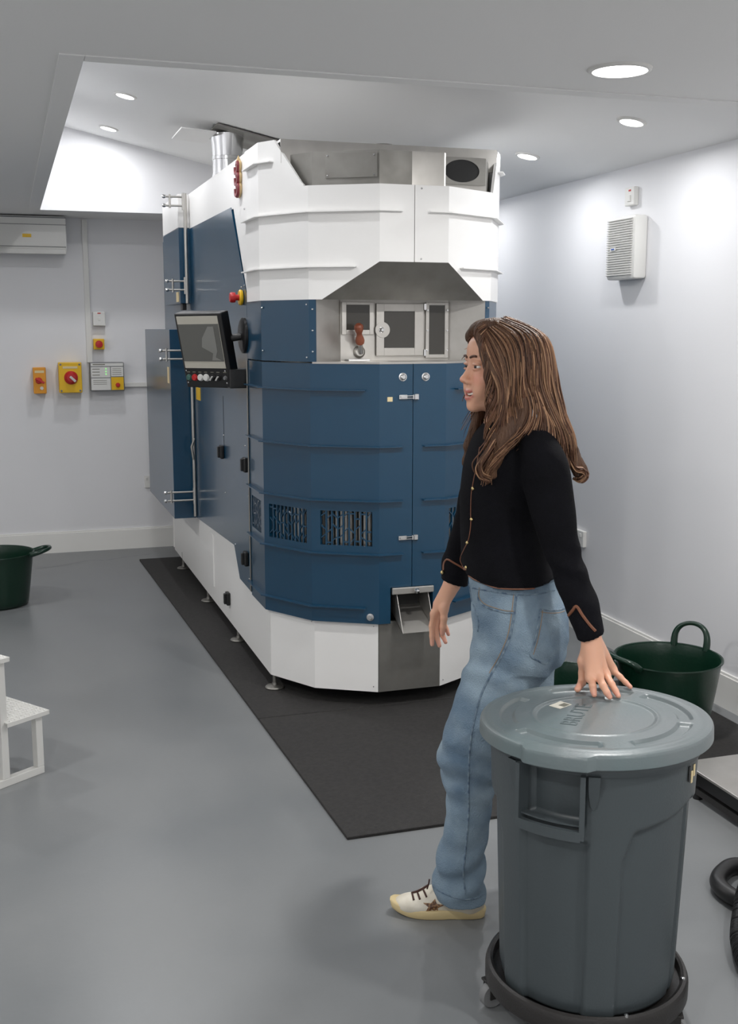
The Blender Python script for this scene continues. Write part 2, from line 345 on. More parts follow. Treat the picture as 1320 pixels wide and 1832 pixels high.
# blue lower doors
hs = S(5.30)
def door(name, sgn):
    a, b = (hs, -.0015) if sgn < 0 else (.0015, -hs)
    zt, zb = 1.55, .402; n0, n1 = (-.10, .10)
    vz0, vz1 = .752, .906
    vents = [(-1.035, -.835), (-.735, -.49), (-.42, -.185)]
    if sgn > 0: vents = [(-y, -x) for x, y in vents[::-1]]
    cuts = sorted([a, b]+[x for v in vents for x in v])
    polys = [R_(a, b, vz1, zt)]
    ev = [a]+[x for v in vents for x in v]+[b]
    for i in range(0, len(ev), 2): polys.append(R_(ev[i], ev[i+1], vz0, vz1))
    if sgn < 0: polys += [R_(a, n0, zb, vz0), R_(n0, b, .565, vz0)]
    else: polys += [R_(n1, b, zb, vz0), R_(a, n1, .565, vz0)]
    # split long strips so every vent corner is shared
    out = []
    xs = sorted(set(ev+[n0 if sgn < 0 else n1]))
    for p in polys:
        p0, p1 = p[0][0], p[1][0]; c = [p0]+[x for x in xs if p0+1e-6 < x < p1-1e-6]+[p1]
        for u, v in zip(c[:-1], c[1:]): out.append(R_(u, v, p[0][1], p[2][1]))
    d = wp(name, out, BL, 0, .02, 'blue', ro)
    for z in (1.192, .954, .717): rib(*((a, -.045) if sgn < 0 else (.045, b)), z, BL, 'blue', d)
    for z in (1.436, .474): rib(*((a, -.215) if sgn < 0 else (.215, b)), z, BL, 'blue', d)
    r = random.Random(3)
    for v0, v1 in vents:
        g = []; n = max(4, int((v1-v0)/.0245)); st = (v1-v0)/n
        for i in range(1, n): g.append(R_(v0+i*st-.0035, v0+i*st+.0035, vz0, vz1))
        for i in range(n):
            for k in range(3):
                z = vz0+(k+.2+.6*r.random())*(vz1-vz0)/3; dz = r.choice((-.008, 0, .008, .012)); x0 = v0+i*st+.0036; x1 = v0+(i+1)*st-.0036
                g.append([(x0, z-.003-dz), (x1, z-.003+dz), (x1, z+.003+dz), (x0, z+.003-dz)])
        vs, fs = [], []
        for p in g: vs_, fs_ = wrap([p], BL, .002, .012); k = len(vs); vs += vs_; fs += [[i+k for i in f] for f in fs_]
        mk('vent_grille', fixn((vs, fs)), 'blue', d)
        tb = []
        m = int((v1-v0)/.02)
        for i in range(m+1):
            s = v0-.01+i*(v1-v0+.02)/m; x, y = wrap_xy(s, BL, .05); tb.append(tube_vf([(x, y, vz0-.02), (x, y, vz1+.02-(0.06*(1-i/m) if abs(v0+.735) < .01 else 0))], .0085, 6))
        mk('heat_shield_tubes', joinvf(tb), 'steel', d, True, 50)
        mk('vent_back', fixn(wrap([R_(v0-.03, v1+.03, vz0-.03, vz1+.03)], BL, .07, .075)), 'dark', d)
    return d
dl_ = door('door', -1); dr_ = door('door', 1); dl_['label'] = 'left blue lower door'; dr_['label'] = 'right blue lower door'
def face_pt(s, z, d=0., pl=BL): x, y = wrap_xy(s, pl, d); return (x, y, z)
for s, p in ((-.048, dl_), (.057, dr_)):
    x, y, z = face_pt(s, 1.492)
    k = lathe('knob', [(0, .016), (.008, .016), (.012, .012), (.013, .004), (.0185, .003), (.0185, 0)], (x, y, z), 'chrome', p, 20, (0, -1, 0))
x, y, z = face_pt(-.193, .434); lathe('lock', [(0, .01), (.008, .01), (.009, .007), (.0165, .006), (.0175, 0)], (x, y-.001, z), 'chrome', dl_, 20, (-.5, -.866, 0))
box('label_plate', MX-.118, MX-.094, 4.5695, 4.5725, 1.387, 1.407, 'cream', dl_, .001)
for z in (1.406, .787):
    bm = bmesh.new(); y = 4.572
    bx(bm, MX-.066, MX-.028, y-.008, y, z-.010, z+.010, .002); bx(bm, MX-.060, MX-.034, y-.014, y-.006, z-.005, z+.005, .001)
    bx(bm, MX-.034, MX-.004, y-.012, y-.004, z-.007, z-.003, .001); bx(bm, MX-.034, MX-.004, y-.012, y-.004, z+.003, z+.007, .001)
    bx(bm, MX-.006, MX+.002, y-.016, y, z-.011, z+.011, .003)
    mk('toggle_latch', bm, 'chrome', dl_); bm = bmesh.new()
    bx(bm, MX+.003, MX+.024, y-.014, y, z-.014, z+.014, .005); mk('latch_keeper', bm, 'chrome', dr_)
# blue upper side pillars, z 1.555..1.82
wp('corner_panel', [R_(hs, -.675, 1.556, 1.822)], BL, 0, .02, 'blue', ro)
wp('corner_panel', [R_(-.673, -.432, 1.556, 1.822)], BL, -.004, .02, 'blue', ro)
wp('corner_panel', [R_(.432, -hs, 1.556, 1.822)], BL, 0, .02, 'blue', ro)
sc = []
def screw(s, z, pl=BL, d=-.001, r=.0045):
    x, y = wrap_xy(s, pl, d); x2, y2 = wrap_xy(s, pl, d-.01); return lathe_vf([(1e-5, .003), (r*.7, .003), (r, .001), (r, -.002)], (x, y, z), 8, (x2-x, y2-y, 0))
for s, z in ((-.755, 1.79), (-.755, 1.60), (-.475, 1.80), (-.475, 1.575), (-.445, 1.78), (-.445, 1.69), (-.445, 1.60), (.445, 1.79)): sc.append(screw(s, z, BL, -.005))
for z in (2.28, 1.99): sc.append(screw(.03, z, WH))
for s, z in ((-.46, .39), (-.17, .385), (-.17, .105), (.17, .105), (.17, .385)): sc.append(screw(s, z, SK, -.001, .003))
for Y, z in ((5.20, 2.25), (5.31, 2.25), (5.20, 2.19), (5.31, 2.19), (5.35, 1.90), (5.42, 1.895), (5.33, 1.665), (5.4, 1.67), (5.97, 1.13), (5.40, 1.13), (5.95, .82), (5.33, .89), (5.35, .47), (5.7, .58)): sc.append(screw(S(Y), z))
tag(mk('screws', joinvf(sc), 'chrome', ro, True, 40), kind='stuff')
# blue door rim and recess
wp('ledge', [R_(-.45, .45, 1.548, 1.556)], BL, -.002, .26, 'steel', ro)
RBY = 4.815; rx0, rx1 = MX-.255, MX+.255; ex = [wrap_xy(s, BL, .002) for s in (-.432, .432)]
def quad_slab(name, a, b, z0, z1, m, parent, t=.006):
    a, b = np.array(a), np.array(b); n = np.array([-(b-a)[1], (b-a)[0]]); n = n/np.linalg.norm(n)*t
    bm = bmesh.new(); ps = [a, b, b+n, a+n]; lo = [bm.verts.new((*p, z0)) for p in ps]; hi = [bm.verts.new((*p, z1)) for p in ps]
    bm.faces.new(lo[::-1]); bm.faces.new(hi)
    for i in range(4): bm.faces.new((lo[i], lo[(i+1) % 4], hi[(i+1) % 4], hi[i]))
    return mk(name, bm, m, parent)
quad_slab('recess_side', ex[0], (rx0, RBY), 1.554, 1.824, 'steel', ro); quad_slab('recess_side', (rx1, RBY), ex[1], 1.554, 1.824, 'steel', ro)
quad_slab('recess_back', (rx0, RBY), (rx1, RBY), 1.554, 1.824, 'steel', ro)
mk('recess_ceiling', ([(*ex[0], 1.824), (*ex[1], 1.824), (rx1, RBY, 1.824), (rx0, RBY, 1.824)]+[(*ex[0], 1.83), (*ex[1], 1.83), (rx1, RBY, 1.83), (rx0, RBY, 1.83)], [(0, 1, 2, 3), (7, 6, 5, 4)]), 'dsteel', ro)
def framed(name, x0, x1, z0, z1, bw, y, parent, m='steel', br=None):
    bl, brr, bb, bt = bw; bm = bmesh.new(); a = .001
    bx(bm, x0, x0+bl, y-.010, y, z0, z1, a); bx(bm, x1-brr, x1, y-.010, y, z0, z1, a); bx(bm, x0+bl, x1-brr, y-.010, y, z0, z0+bb, a); bx(bm, x0+bl, x1-brr, y-.010, y, z1-bt, z1, a)
    f = mk(name, bm, m, parent); box('pane', x0+bl-.002, x1-brr+.002, y-.006, y-.001, z0+bb-.002, z1-bt+.002, 'glass', f, 0); return f
f1 = framed('window_frame', rx0+.004, rx0+.152, 1.672, 1.814, (.02, .02, .02, .012), RBY-.001, ro)
f2 = framed('inspection_door', rx0+.162, rx0+.385, 1.578, 1.808, (.036, .042, .034, .034), RBY-.008, ro)
x, z = rx0+.185, 1.692
lathe('latch_plate', [(0, .004), (.034, .004), (.035, 0)], (rx0+.19, RBY-.0165, z), 'steel', f2, 32, (0, -1, 0))
lathe('latch_knob', [(0, .014), (.006, .014), (.009, .010), (.010, .003), (.013, .002), (.013, 0)], (x, RBY-.0205, z), 'chrome', f2, 20, (0, -1, 0))
for z in (1.590, 1.795): box('hinge', rx0+.386, rx0+.398, RBY-.024, RBY-.004, z-.016, z+.016, 'chrome', f2, .003)
f3 = framed('window_frame', rx0+.398, rx0+.508, 1.566, 1.814, (.016, .018, .016, .012), RBY-.004, ro)
for z in (1.60, 1.69, 1.78):
    for x in (rx0+.404, rx0+.500): lathe('stud', [(0, .008), (.004, .008), (.0045, 0)], (x, RBY-.014, z), 'chrome', f3, 10, (0, -1, 0))
# sampler: steel boss and turned wooden handle
b = (rx0+.086, RBY-.002, 1.595); lathe('sampler_boss', [(0, .012), (.018, .012), (.026, .006), (.028, 0)], b, 'steel', ro, 32, (0, -1, 0))
d = Vector((-.22, -.45, .86)).normalized(); o0 = Vector((rx0+.088, RBY-.02, 1.60))
tube('sampler_rod', [o0-d*.012, o0+d*.05], .011, 'chrome', ro)
lathe('sampler_handle', [(0, .135), (.012, .1345), (.0195, .127), (.021, .117), (.018, .104), (.013, .092), (.0125, .08), (.018, .066), (.0205, .052), (.018, .04), (.011, .034), (0, .033)], tuple(o0+Vector((0, 0, .0))), 'wood', ro, 28, tuple(d))
box('tray_lip', rx0+.01, rx0+.11, RBY-.09, RBY-.02, 1.556, 1.566, 'chrome', ro, .002)
# stainless hood plane and white upper shell
zc = lambda s: 1.976-(.155)*(abs(s)-.155)/.25
P0 = [face_pt(s, z, -.001, WH) for s, z in ((-.155, 1.976), (.155, 1.976), (.405, 1.821), (-.405, 1.821))]
bm = bmesh.new(); a_ = [bm.verts.new(p) for p in P0]; b_ = [bm.verts.new((p[0], p[1]+.006, p[2]+.006)) for p in P0]
bm.faces.new(a_); bm.faces.new(b_[::-1])
for i in range(4): bm.faces.new((a_[i], a_[(i+1) % 4], b_[(i+1) % 4], b_[i]))
mk('hood', bm, 'dsteel', ro)
for sg in (-1, 1):
    q = lambda L_: [(sg*abs(a) if a != 0 else 0, z) for a, z in L_]
    e = 1.06
    pts = [(.405, 1.821), (e, 1.821), (e, 2.50), (.672, 2.50), (.505, 2.31), (.49, 2.298), (.155, 2.294), (.0015, 2.294), (.0015, 1.977), (.155, 1.977)]
    tri = [[pts[0], pts[1], (e, 1.977), pts[9]], [pts[9], (e, 1.977), (e, 2.294), (.155, 2.294)], [pts[9], (.155, 2.294), pts[7], pts[8]], [(.49, 2.294), (e, 2.294), (e, 2.50), (.672, 2.50), (.505, 2.31), (.49, 2.298)]]
    off = .03
    sh = wp('upper_front_panel', [[(sg*a+ (off if 0 else 0), z) for a, z in t] for t in tri], WH, 0, .012, 'white', ro); sh['label'] = 'white left upper front panel' if sg < 0 else 'white right upper front panel'
    if sg < 0: rib(-1.02, -.675, 2.41, WH, 'white', sh); rib(-1.075, -.055, 2.185, WH, 'white', sh); rib(-1.075, -.255, 1.957, WH, 'white', sh)
    else: rib(.675, 1.02, 2.41, WH, 'white', sh); rib(.06, 1.075, 2.185, WH, 'white', sh); rib(.235, 1.075, 1.957, WH, 'white', sh)
# stainless drum behind the cut-away top edge
PI_ = offset_plan(getplan(*WH)[0], .05)
wp('inner_drum', [R_(-.78, -.0, 2.20, 2.435)], WH, .035, .04, 'dsteel', ro)
wp('inner_drum', [R_(.0, .165, 2.20, 2.435)], WH, .035, .04, 'steel', ro)
quad_slab('duct_box_front', (MX+.158, 4.706), (MX+.385, 4.706), 2.20, 2.435, 'steel', ro); quad_slab('duct_box_side', (MX+.385, 4.706), (MX+.485, 4.90), 2.20, 2.435, 'dsteel', ro)
wp('access_plate', [R_(-.40, -.165, 2.325, 2.425)], WH, .028, .034, 'dsteel', ro)
sc = [screw(s, z, WH, .026, .004) for s, z in ((-.39, 2.415), (-.18, 2.415), (-.39, 2.335), (-.18, 2.335))]; tag(mk('plate_screws', joinvf(sc), 'chrome', ro), kind='stuff')
box('top_fascia', MX-.505, MX+.505, 4.86, 4.87, 2.40, 2.5, 'steel', ro, 0)
box('top_plate', MX-.505, MX+.505, 4.87, 8.18, 2.49, 2.5, 'white', ro, 0)
# oval duct outlet on the right of the drum
ov = wrap_xy(.262, WH, .034); nn = Vector((0, -1, 0)); ov = (MX+.268, 4.704); tt = Vector((0, 0, 1)).cross(nn)
bm = bmesh.new(); inn = []; out = []
rect = []
for i in range(40):
    a = 2*math.pi*i/40; ca, sa = math.cos(a), math.sin(a); inn.append((ca*.082, sa*.048)); k = 1/max(abs(ca)/.112, abs(sa)/.058); out.append((ca*k*(.085/.115 if ca < 0 else 1), sa*k))
C0 = Vector((ov[0], ov[1], 2.378))
V = []
for ring, dd in ((out, .0), (out, .004), (inn, .004), (inn, -.01)):
    for u, v in ring: V.append(tuple(C0+tt*u+Vector((0, 0, v))+nn*dd))
F = [(k*40+i, k*40+(i+1) % 40, (k+1)*40+(i+1) % 40, (k+1)*40+i) for k in range(3) for i in range(40)]
mk('duct_plate', (V, F), 'dsteel', ro); V = [tuple(C0+tt*u*.995+Vector((0, 0, v*.995))+nn*.002) for u, v in inn]; mk('duct_opening', (V, [tuple(range(40))]), 'dark', ro)
# left side: blue sheet with slanted top edge, white top behind it
SIDE = (.3095, 4.5665)
sb = [(S(8.2), .52), (S(7.0), .516), (S(5.74), .57), (S(5.6), .418), (S(5.305), .412), (S(5.305), 1.86), (S(5.65), 2.29), (S(8.2), 2.30)]
wp('side_panel', [[(a, z) for a, z in sb]], BL, 0, .018, 'blue', ro)
wp('side_upper_panel', [[(S(8.2), 2.28), (S(5.6), 2.28), (S(5.26), 1.80), (-1.062, 1.80), (-1.062, 2.50), (S(8.2), 2.50)]], BL, -.001+.004, .02, 'white', ro)
wp('side_panel', [[(-S(5.305), .41), (-S(8.2), .41), (-S(8.2), 2.3), (-S(5.305), 2.3)]], BL, 0, .018, 'blue', ro)
wp('side_upper_panel', [R_(1.062, -S(8.2), 2.3, 2.5)], BL, .003, .02, 'white', ro)
box('rear_panel', MX-.56, MX+.56, 8.18, 8.2, .1, 2.5, 'white', ro, 0)
xs_ = MX-1.866*BL[0]   # side plane x
# thin door seams and black flush latches on the side
for Y, z0, z1 in ((5.97, 1.06, 1.34), (7.45, .6, 1.6)): box('door_seam', xs_-.0012, xs_+.002, Y-.0015, Y+.0015, z0, z1, 'dark', ro, 0)
for Y, z, m in ((5.995, 1.037, 'black'), (5.36, 1.04, 'black'), (5.385, .567, 'black'), (6.02, .213, 'black')):
    bm = bmesh.new(); x = xs_ if z > .3 else MX-1.866*SK[0]
    bx(bm, x-.022, x, Y-.028, Y+.028, z-.036, z+.036, .006); bx(bm, x-.034, x-.016, Y-.012, Y+.012, z-.03, z+.03, .004); mk('door_latch', bm, 'black', ro)
box('door_seam', xs_-.0012+.03, xs_+.034, 6.0, 6.004, .085, .19, 'dark', ro, 0)
box('side_slot', MX-1.866*SK[0]-.006, MX-1.866*SK[0]+.004, 6.50, 6.60, .17, .49, 'white', ro, .003)
tube('hinge_rod', [(xs_-.004, 5.302, .42), (xs_-.004, 5.302, 1.548)], .0045, 'dsteel', ro)
# emergency stop on the side
e = lathe('emergency_stop', [(0, .003), (.036, .003), (.038, .012), (.033, .018), (0, .018)], (xs_, 5.40, 1.845), 'yellow', ro, 28, (-1, 0, 0))
lathe('button', [(0, .018), (.014, .018), (.014, .035), (.024, .037), (.025, .055), (.021, .062), (0, .064)], (xs_, 5.40, 1.845), 'red', e, 28, (-1, 0, 0))
# monogram emblem: three curled red tiers with a gilt tip
gv = []; rv = []
for i, (z, h) in enumerate(((2.445, .034), (2.395, .034), (2.345, .034))):
    pts = [(-.03, .01), (-.026, -.016), (-.002, -.024), (.02, -.010), (.026, .016), (.012, .026), (.0, .012)]
    rv.append(tube_vf([(xs_-.012, 5.415-u, z+v) for u, v in spline([(a*1.25, b) for a, b in pts], 5)], .0105, 6)); gv.append(tube_vf([(xs_-.004, 5.415-u, z+v) for u, v in spline([(a*1.5, b*1.15) for a, b in pts], 5)], .0065, 6))
em = mk('emblem', joinvf(rv), 'logo', ro, True, 60); em['label'] = 'red curled emblem with gilt outline'
gv.append(lathe_vf([(.014, 0), (.011, .025), (.001, .05)], (xs_-.006, 5.41, 2.455), 10)); mk('gilt_outline', joinvf(gv), 'logog', em, True, 60)
# electrical housings on the rear of the side
def housing(x0, y0, y1, z0, z1, m, name='housing'):
    return box(name, x0, xs_+.002, y0, y1, z0, z1, m, ro, .003)
h1 = housing(.957, 7.0, 8.27, .512, 1.692, 'blue'); h1['label'] = 'large blue rear housing'
h2 = housing(1.03, 7.0, 7.70, 1.85, 2.30, 'blue'); h3 = housing(1.03, 7.0, 7.70, 2.302, 2.50, 'white'); h2['label'] = 'small blue upper housing'; h3['label'] = 'white cap housing'
tube('hinge_pole', [(1.082, 6.955, .53), (1.082, 6.955, 1.69)], .011, 'steel', ro); tube('hinge_pole', [(1.066, 6.955, 1.85), (1.066, 6.955, 2.50)], .011, 'steel', ro)
for x1, x0, z in ((1.075, .895, 1.538), (1.082, .90, .66), (1.06, .945, 1.955), (1.06, .94, 2.452)):
    g = [tube_vf([(x1, 6.955, z+dz), (x0, 6.955, z+dz)], .006, 8) for dz in (-.026, .026)]
    g += [tube_vf([(x1-.004, 6.955, z-.05), (x1-.004, 6.955, z+.05)], .009, 8), tube_vf([(x0+.035, 6.955, z-.04), (x0+.035, 6.955, z+.04)], .007, 8)]
    hi_ = mk('hinge_arm', joinvf(g), 'steel', ro, True, 50)
    for dz in (-.026, .026): lathe('cap_nut', [(0, -.012), (.009, -.01), (.012, 0), (.009, .01), (0, .012)], (x0, 6.955, z+dz), 'chrome', hi_, 12, (1, 0, 0))
box('warning_label', .925+.03, .9575, 7.06, 7.13, 1.36, 1.46, 'cream', ro, 0)
box('warning_label', 1.024, 1.0305, 7.06, 7.13, 1.86, 1.92, 'cream', ro, 0)
box('warning_label', xs_-.003, xs_+.001, 6.72, 6.86, 1.27, 1.345, 'yellow', ro, 0)
box('cable_gland', 1.05, 1.075, 7.05, 7.13, 1.81, 1.85, 'black', ro, .004)
tube('lever', [(xs_-.02, 6.86, 1.03), (xs_-.04, 6.85, .98), (xs_-.03, 6.85, .90)], .008, 'dsteel', ro)
# control panel on an articulated arm
e_ = Vector(py(364, 628, 5.44)); ang = math.radians(40+9)
cpT = Matrix.Translation(e_) @ Matrix.Rotation(-ang, 4, 'Z') @ Matrix.Rotation(math.radians(13), 4, 'X') @ Matrix.Rotation(math.radians(-.5), 4, 'Y')
cw, chh = .145, .184
cp = box('control_panel', -cw, cw, 0, .06, -chh, chh, 'black', ro, .006, cpT)
box('screen_bar', -cw+.014, cw-.024, -.003, .001, -.085, chh-.014, 'screenw', cp, .001, cpT)
box('screen', -cw+.016, cw-.026, -.005, -.002, -.050, chh-.052, 'screen', cp, 0, cpT)
def flat(name, pts, y, m, parent, T, t=.0015):
    bm = bmesh.new(); a = [bm.verts.new(T @ Vector((u, y, v))) for u, v in pts]; b = [bm.verts.new(T @ Vector((u, y+t, v))) for u, v in pts]; bm.faces.new(a); bm.faces.new(b[::-1])
    for i in range(len(pts)): j = (i+1) % len(pts); bm.faces.new((a[i], a[j], b[j], b[i]))
    return mk(name, bm, m, parent)
flat('screen_graphic', [(.055, .12), (.09, .12), (.09, .0), (.075, -.03), (.105, -.045), (.05, -.045), (.062, -.01), (.0, .02), (.01, .065)], -.0062, 'screenl', cp, cpT)
for i, (u, m, r) in enumerate(((-.118, 'green_b', .014), (-.082, 'red', .015), (-.046, 'plastic', .015), (-.010, 'plastic', .016), (.030, 'black', .014), (.066, 'black', .014), (.108, 'shade', .009))):
    bq = lathe_vf([(1e-5, .012), (r*.8, .012), (r, .008), (r, .003), (r*1.15, .002), (r*1.15, 0)], (0, 0, 0), 20, (0, -1, 0)); V = [tuple(cpT @ (Vector(v)+Vector((u, 0, -.132)))) for v in bq[0]]
    b_ = mk('button' if i < 4 else 'rotary_switch', (V, bq[1]), m, cp, True, 40)
    if i in (4, 5): box('pointer', u-.003, u+.003, -.02, -.008, -.132-.012, -.132+.012, 'plastic2', b_, 0, cpT @ Matrix.Translation((u, 0, -.132)) @ Matrix.Rotation(.7, 4, 'Y') @ Matrix.Translation((-u, 0, .132)))
    box('button_label', u-.009, u+.009, -.0012, .001, -.107, -.103, 'print', cp, 0, cpT)
for u in (-.13, .112):
    for v in (-.098, -.158): bq = lathe_vf([(1e-5, .003), (.004, .002), (.004, 0)], (u, 0, v), 8, (0, -1, 0)); mk('screw', ([tuple(cpT @ Vector(q)) for q in bq[0]], bq[1]), 'chrome', cp)
box('rear_box', xs_-.085, xs_-.002, 5.32, 5.50, 1.415, 1.505, 'black', ro, .004)
lathe('arm_disc', [(0, 0), (.085, 0), (.085, .012), (.07, .02), (0, .022)], (xs_-.001, 5.36, 1.665), 'black', ro, 36, (-1, 0, 0))
tube('arm', [(xs_-.02, 5.36, 1.66), (xs_-.055, 5.36, 1.655), tuple(cpT @ Vector((.03, .07, .03)))], .018, 'black', ro)
# chute
ch = empty('chute', (MX, 4.6, .40)); ch.location = (MX, 4.60, .36); adopt(ch, ro)
box('flap', MX-.098, MX+.098, 4.552, 4.566, .536, .566, 'steel', ch, .003)
lathe('knob', [(0, .03), (.008, .028), (.0125, .02), (.012, .012), (.006, .006), (.005, 0)], (MX+.012, 4.553, .551), 'chrome', ch, 20, (0, -1, 0))
bm = bmesh.new()
def slab(bm, pts, t):
    a = [bm.verts.new(p) for p in pts]; n = (Vector(pts[1])-Vector(pts[0])).cross(Vector(pts[2])-Vector(pts[0])).normalized()*t; b = [bm.verts.new(Vector(p)+n) for p in pts]
    bm.faces.new(a); bm.faces.new(b[::-1])
    for i in range(len(pts)): j = (i+1) % len(pts); bm.faces.new((a[i], a[j], b[j], b[i]))
tx0, tx1 = MX-.074, MX+.074
slab(bm, [(tx0, 4.48, .375), (tx1, 4.48, .375), (tx1, 4.72, .475), (tx0, 4.72, .475)], .003)
for x in (tx0, tx1): slab(bm, [(x, 4.48, .375), (x, 4.72, .475), (x, 4.72, .56), (x, 4.572, .545)], .0025)
mk('tray', bm, 'steel', ch)
bm = bmesh.new(); bx(bm, MX-.105, MX-.099, 4.575, 4.74, .40, .565); bx(bm, MX+.099, MX+.105, 4.575, 4.74, .40, .565); bx(bm, MX-.105, MX+.105, 4.73, 4.74, .40, .565); bx(bm, MX-.105, MX+.105, 4.60, 4.74, .565, .57); mk('chute_box', bm, 'dark', ch)
# feet
fs = [(1.118, 5.01), (1.115, 5.87), (1.11, 6.81), (1.105, 7.82), (2.19, 5.01), (2.19, 5.85), (2.19, 6.79), (2.19, 7.8)]
for x, y in fs:
    x += .018 if x < 1.3 else 0
    f = tube('foot_rod', [(x, y, .028), (x, y, .13)], .0095, 'dsteel', ro)
    lathe('foot_disc', [(0, .006), (.044, .006), (.046, .010), (.042, .015), (.014, .020), (.012, .032), (0, .032)], (x, y, .006), 'dsteel', f, 28)
# flue through the sloped ceiling
FX, FY = 1.33, 6.95; ZF = zs(1.33)-.012
fl = lathe('flue_pipe', [(.09, 2.49), (.09, 2.60), (.094, 2.602), (.094, 2.615), (.09, 2.617), (.09, 2.70), (.094, 2.702), (.094, 2.72), (.09, 2.722), (.094, 2.78), (.104, 2.85)], (FX, FY, 0), 'chrome', ro, 40)
lathe('duct_cap', [(0, 2.535), (.05, 2.535), (.055, 2.525), (.055, 2.498)], (1.70, 5.1, 0), 'dsteel', ro, 28)
fc = ro
T = Matrix.Translation((FX, FY, ZF)) @ Matrix.Rotation(ti, 4, 'Y')
box('collar_plate', -.10, .32, -.22, .26, -.004, .004, 'dsteel', fc, .001, T)
box('collar_flange', -.30, -.095, -.18, .22, -.03, -.022, 'white', fc, .001, T @ Matrix.Rotation(-.14, 4, 'Y'))

# ---------------------------------------------------------------- rubber matting (pieces with a butt joint)
def matp(x0, x1, y0, y1, label, sk=0.):
    bm = bmesh.new(); lo = [(x0-sk*(y0-3.385), y0), (x1, y0), (x1, y1), (x0-sk*(y1-3.385), y1)]
    a = [bm.verts.new((x, y, 0.0)) for x, y in lo]; b = [bm.verts.new((x, y, .011)) for x, y in lo]; bm.faces.new(a[::-1]); bm.faces.new(b)
    for i in range(4): j = (i+1) % 4; bm.faces.new((a[i], a[j], b[j], b[i]))
    bmesh.ops.bevel(bm, geom=[e for e in bm.edges if e.verts[0].co.z > .005 and e.verts[1].co.z > .005], offset=.002, segments=1, affect='EDGES')
    return tag(mk('rubber_mat', bm, 'rubber'), label, 'mat', 'rubber mats under the roasting machine')
matp(1.01, 2.25, 3.385, 4.612, 'front black rubber mat between the floor and the roasting machine, with the near left corner', .03)
matp(1.011, 2.4, 4.618, 8.25, 'long black rubber mat running back under the roasting machine', .031)
matp(2.255, 2.93, 3.47, 4.612, 'black rubber mat at the right under the green tubs')

# ---------------------------------------------------------------- back wall fittings
def wb(x, y): p = py(x, y, YB); return p[0], p[2]
ac = empty('air_conditioner', (-.3, YB-.1, 2.2), 'long white wall unit high on the back wall at the left edge', 'air conditioner')
x1 = .45; bm = bmesh.new(); bx(bm, -.85, x1, YB-.20, YB, 2.235, 2.492, .006); mk('casing', bm, 'plastic', ac)
box('louvre', -.84, x1-.004, YB-.214, YB-.195, 2.225, 2.262, 'plastic', ac, .005); box('louvre', -.84, x1-.004, YB-.205, YB-.19, 2.275, 2.279, 'shade', ac, 0)
box('seam', -.85, x1+.001, YB-.2015, YB-.19, 2.43, 2.434, 'shade', ac, 0); box('seam', -.85, x1+.001, YB-.2015, YB-.19, 2.478, 2.486, 'shade', ac, 0)
x, z = wb(47, 425); box('sticker', x-.03, x+.03, YB-.203, YB-.199, z-.012, z+.012, 'yellow', ac, 0)
def wallbox(name, px0, py0, px1, py1, d, m, label, cat, parent_parts=None):
    x0, z1 = wb(px0, py0); x1, z0 = wb(px1, py1); e = empty(name, ((x0+x1)/2, YB-d/2, z0), label, cat)
    box('casing', x0, x1, YB-d, YB, z0, z1, m, e, .005); return e, x0, x1, z0, z1
e, x0, x1, z0, z1 = wallbox('isolator_switch', 103, 648, 146, 701, .11, 'yellow', 'large yellow isolator with a round red rotary handle on the back wall', 'switch')
cx, cz = (x0+x1)/2+.004, (z0+z1)/2
k = lathe('dial', [(0, .03), (.03, .03), (.034, .026), (.048, .012), (.050, 0)], (cx, YB-.11, cz), 'red', e, 36, (0, -1, 0))
box('handle', -.009, .009, -.018, 0, -.034, .02, 'plastic2', k, .003, Matrix.Translation((cx+.006, YB-.14, cz-.004)) @ Matrix.Rotation(-.8, 4, 'Y'))
for a in (x0+.015, x1-.015):
    for b in (z0+.015, z1-.015): lathe('screw', [(0, .004), (.007, .003), (.008, 0)], (a, YB-.11, b), 'shade', e, 10, (0, -1, 0))
box('label_plate', x0+.03, x1-.03, YB-.112, YB-.108, z1-.045, z1-.028, 'cream', e, .001)
e, x0, x1, z0, z1 = wallbox('rotary_switch', 58, 657, 83, 703, .09, 'amber', 'narrow amber switch box with a red lever, leftmost on the back wall', 'switch')
cx, cz = (x0+x1)/2, (z0+z1)/2
k = lathe('dial', [(0, .014), (.02, .012), (.024, 0)], (cx-.006, YB-.09, cz), 'red', e, 24, (0, -1, 0)); box('lever', -.036, .036, -.012, 0, -.008, .008, 'red', k, .003, Matrix.Translation((cx, YB-.102, cz)) @ Matrix.Rotation(.5, 4, 'Y'))
box('label_plate', x0+.012, x1-.012, YB-.0915, YB-.088, z1-.04, z1-.022, 'cream', e, .001); lathe('pilot_lamp', [(0, .006), (.012, .005), (.013, 0)], (cx+.012, YB-.09, z0+.04), 'plastic', e, 16, (0, -1, 0))
e, x0, x1, z0, z1 = wallbox('gas_control_panel', 159, 648, 221, 698, .09, 'shade', 'white and grey control panel with a yellow corner and red button on the back wall', 'panel')
mx, mz = x0+(x1-x0)*.6, z0+(z1-z0)*.38
yf = YB-.09
for a in ((x0+.006, mx-.003, z1-.112, z1-.034), (mx+.003, x1-.006, mz+.028, z1-.034), (x0+.006, mx-.003, z0+.008, z1-.118), (x0+.006, x1-.006, z1-.028, z1-.006)): box('face_plate', a[0], a[1], yf-.002, yf+.001, a[2], a[3], 'plastic', e, 0)
box('face_plate', mx+.003, x1-.006, yf-.002, yf+.001, z0+.008, mz+.022, 'yellow', e, 0)['label'] = 'yellow corner plate'
lathe('stop_button', [(0, .02), (.014, .019), (.017, .01), (.017, 0)], ((mx+x1)/2, yf, z0+.045), 'red', e, 20, (0, -1, 0))
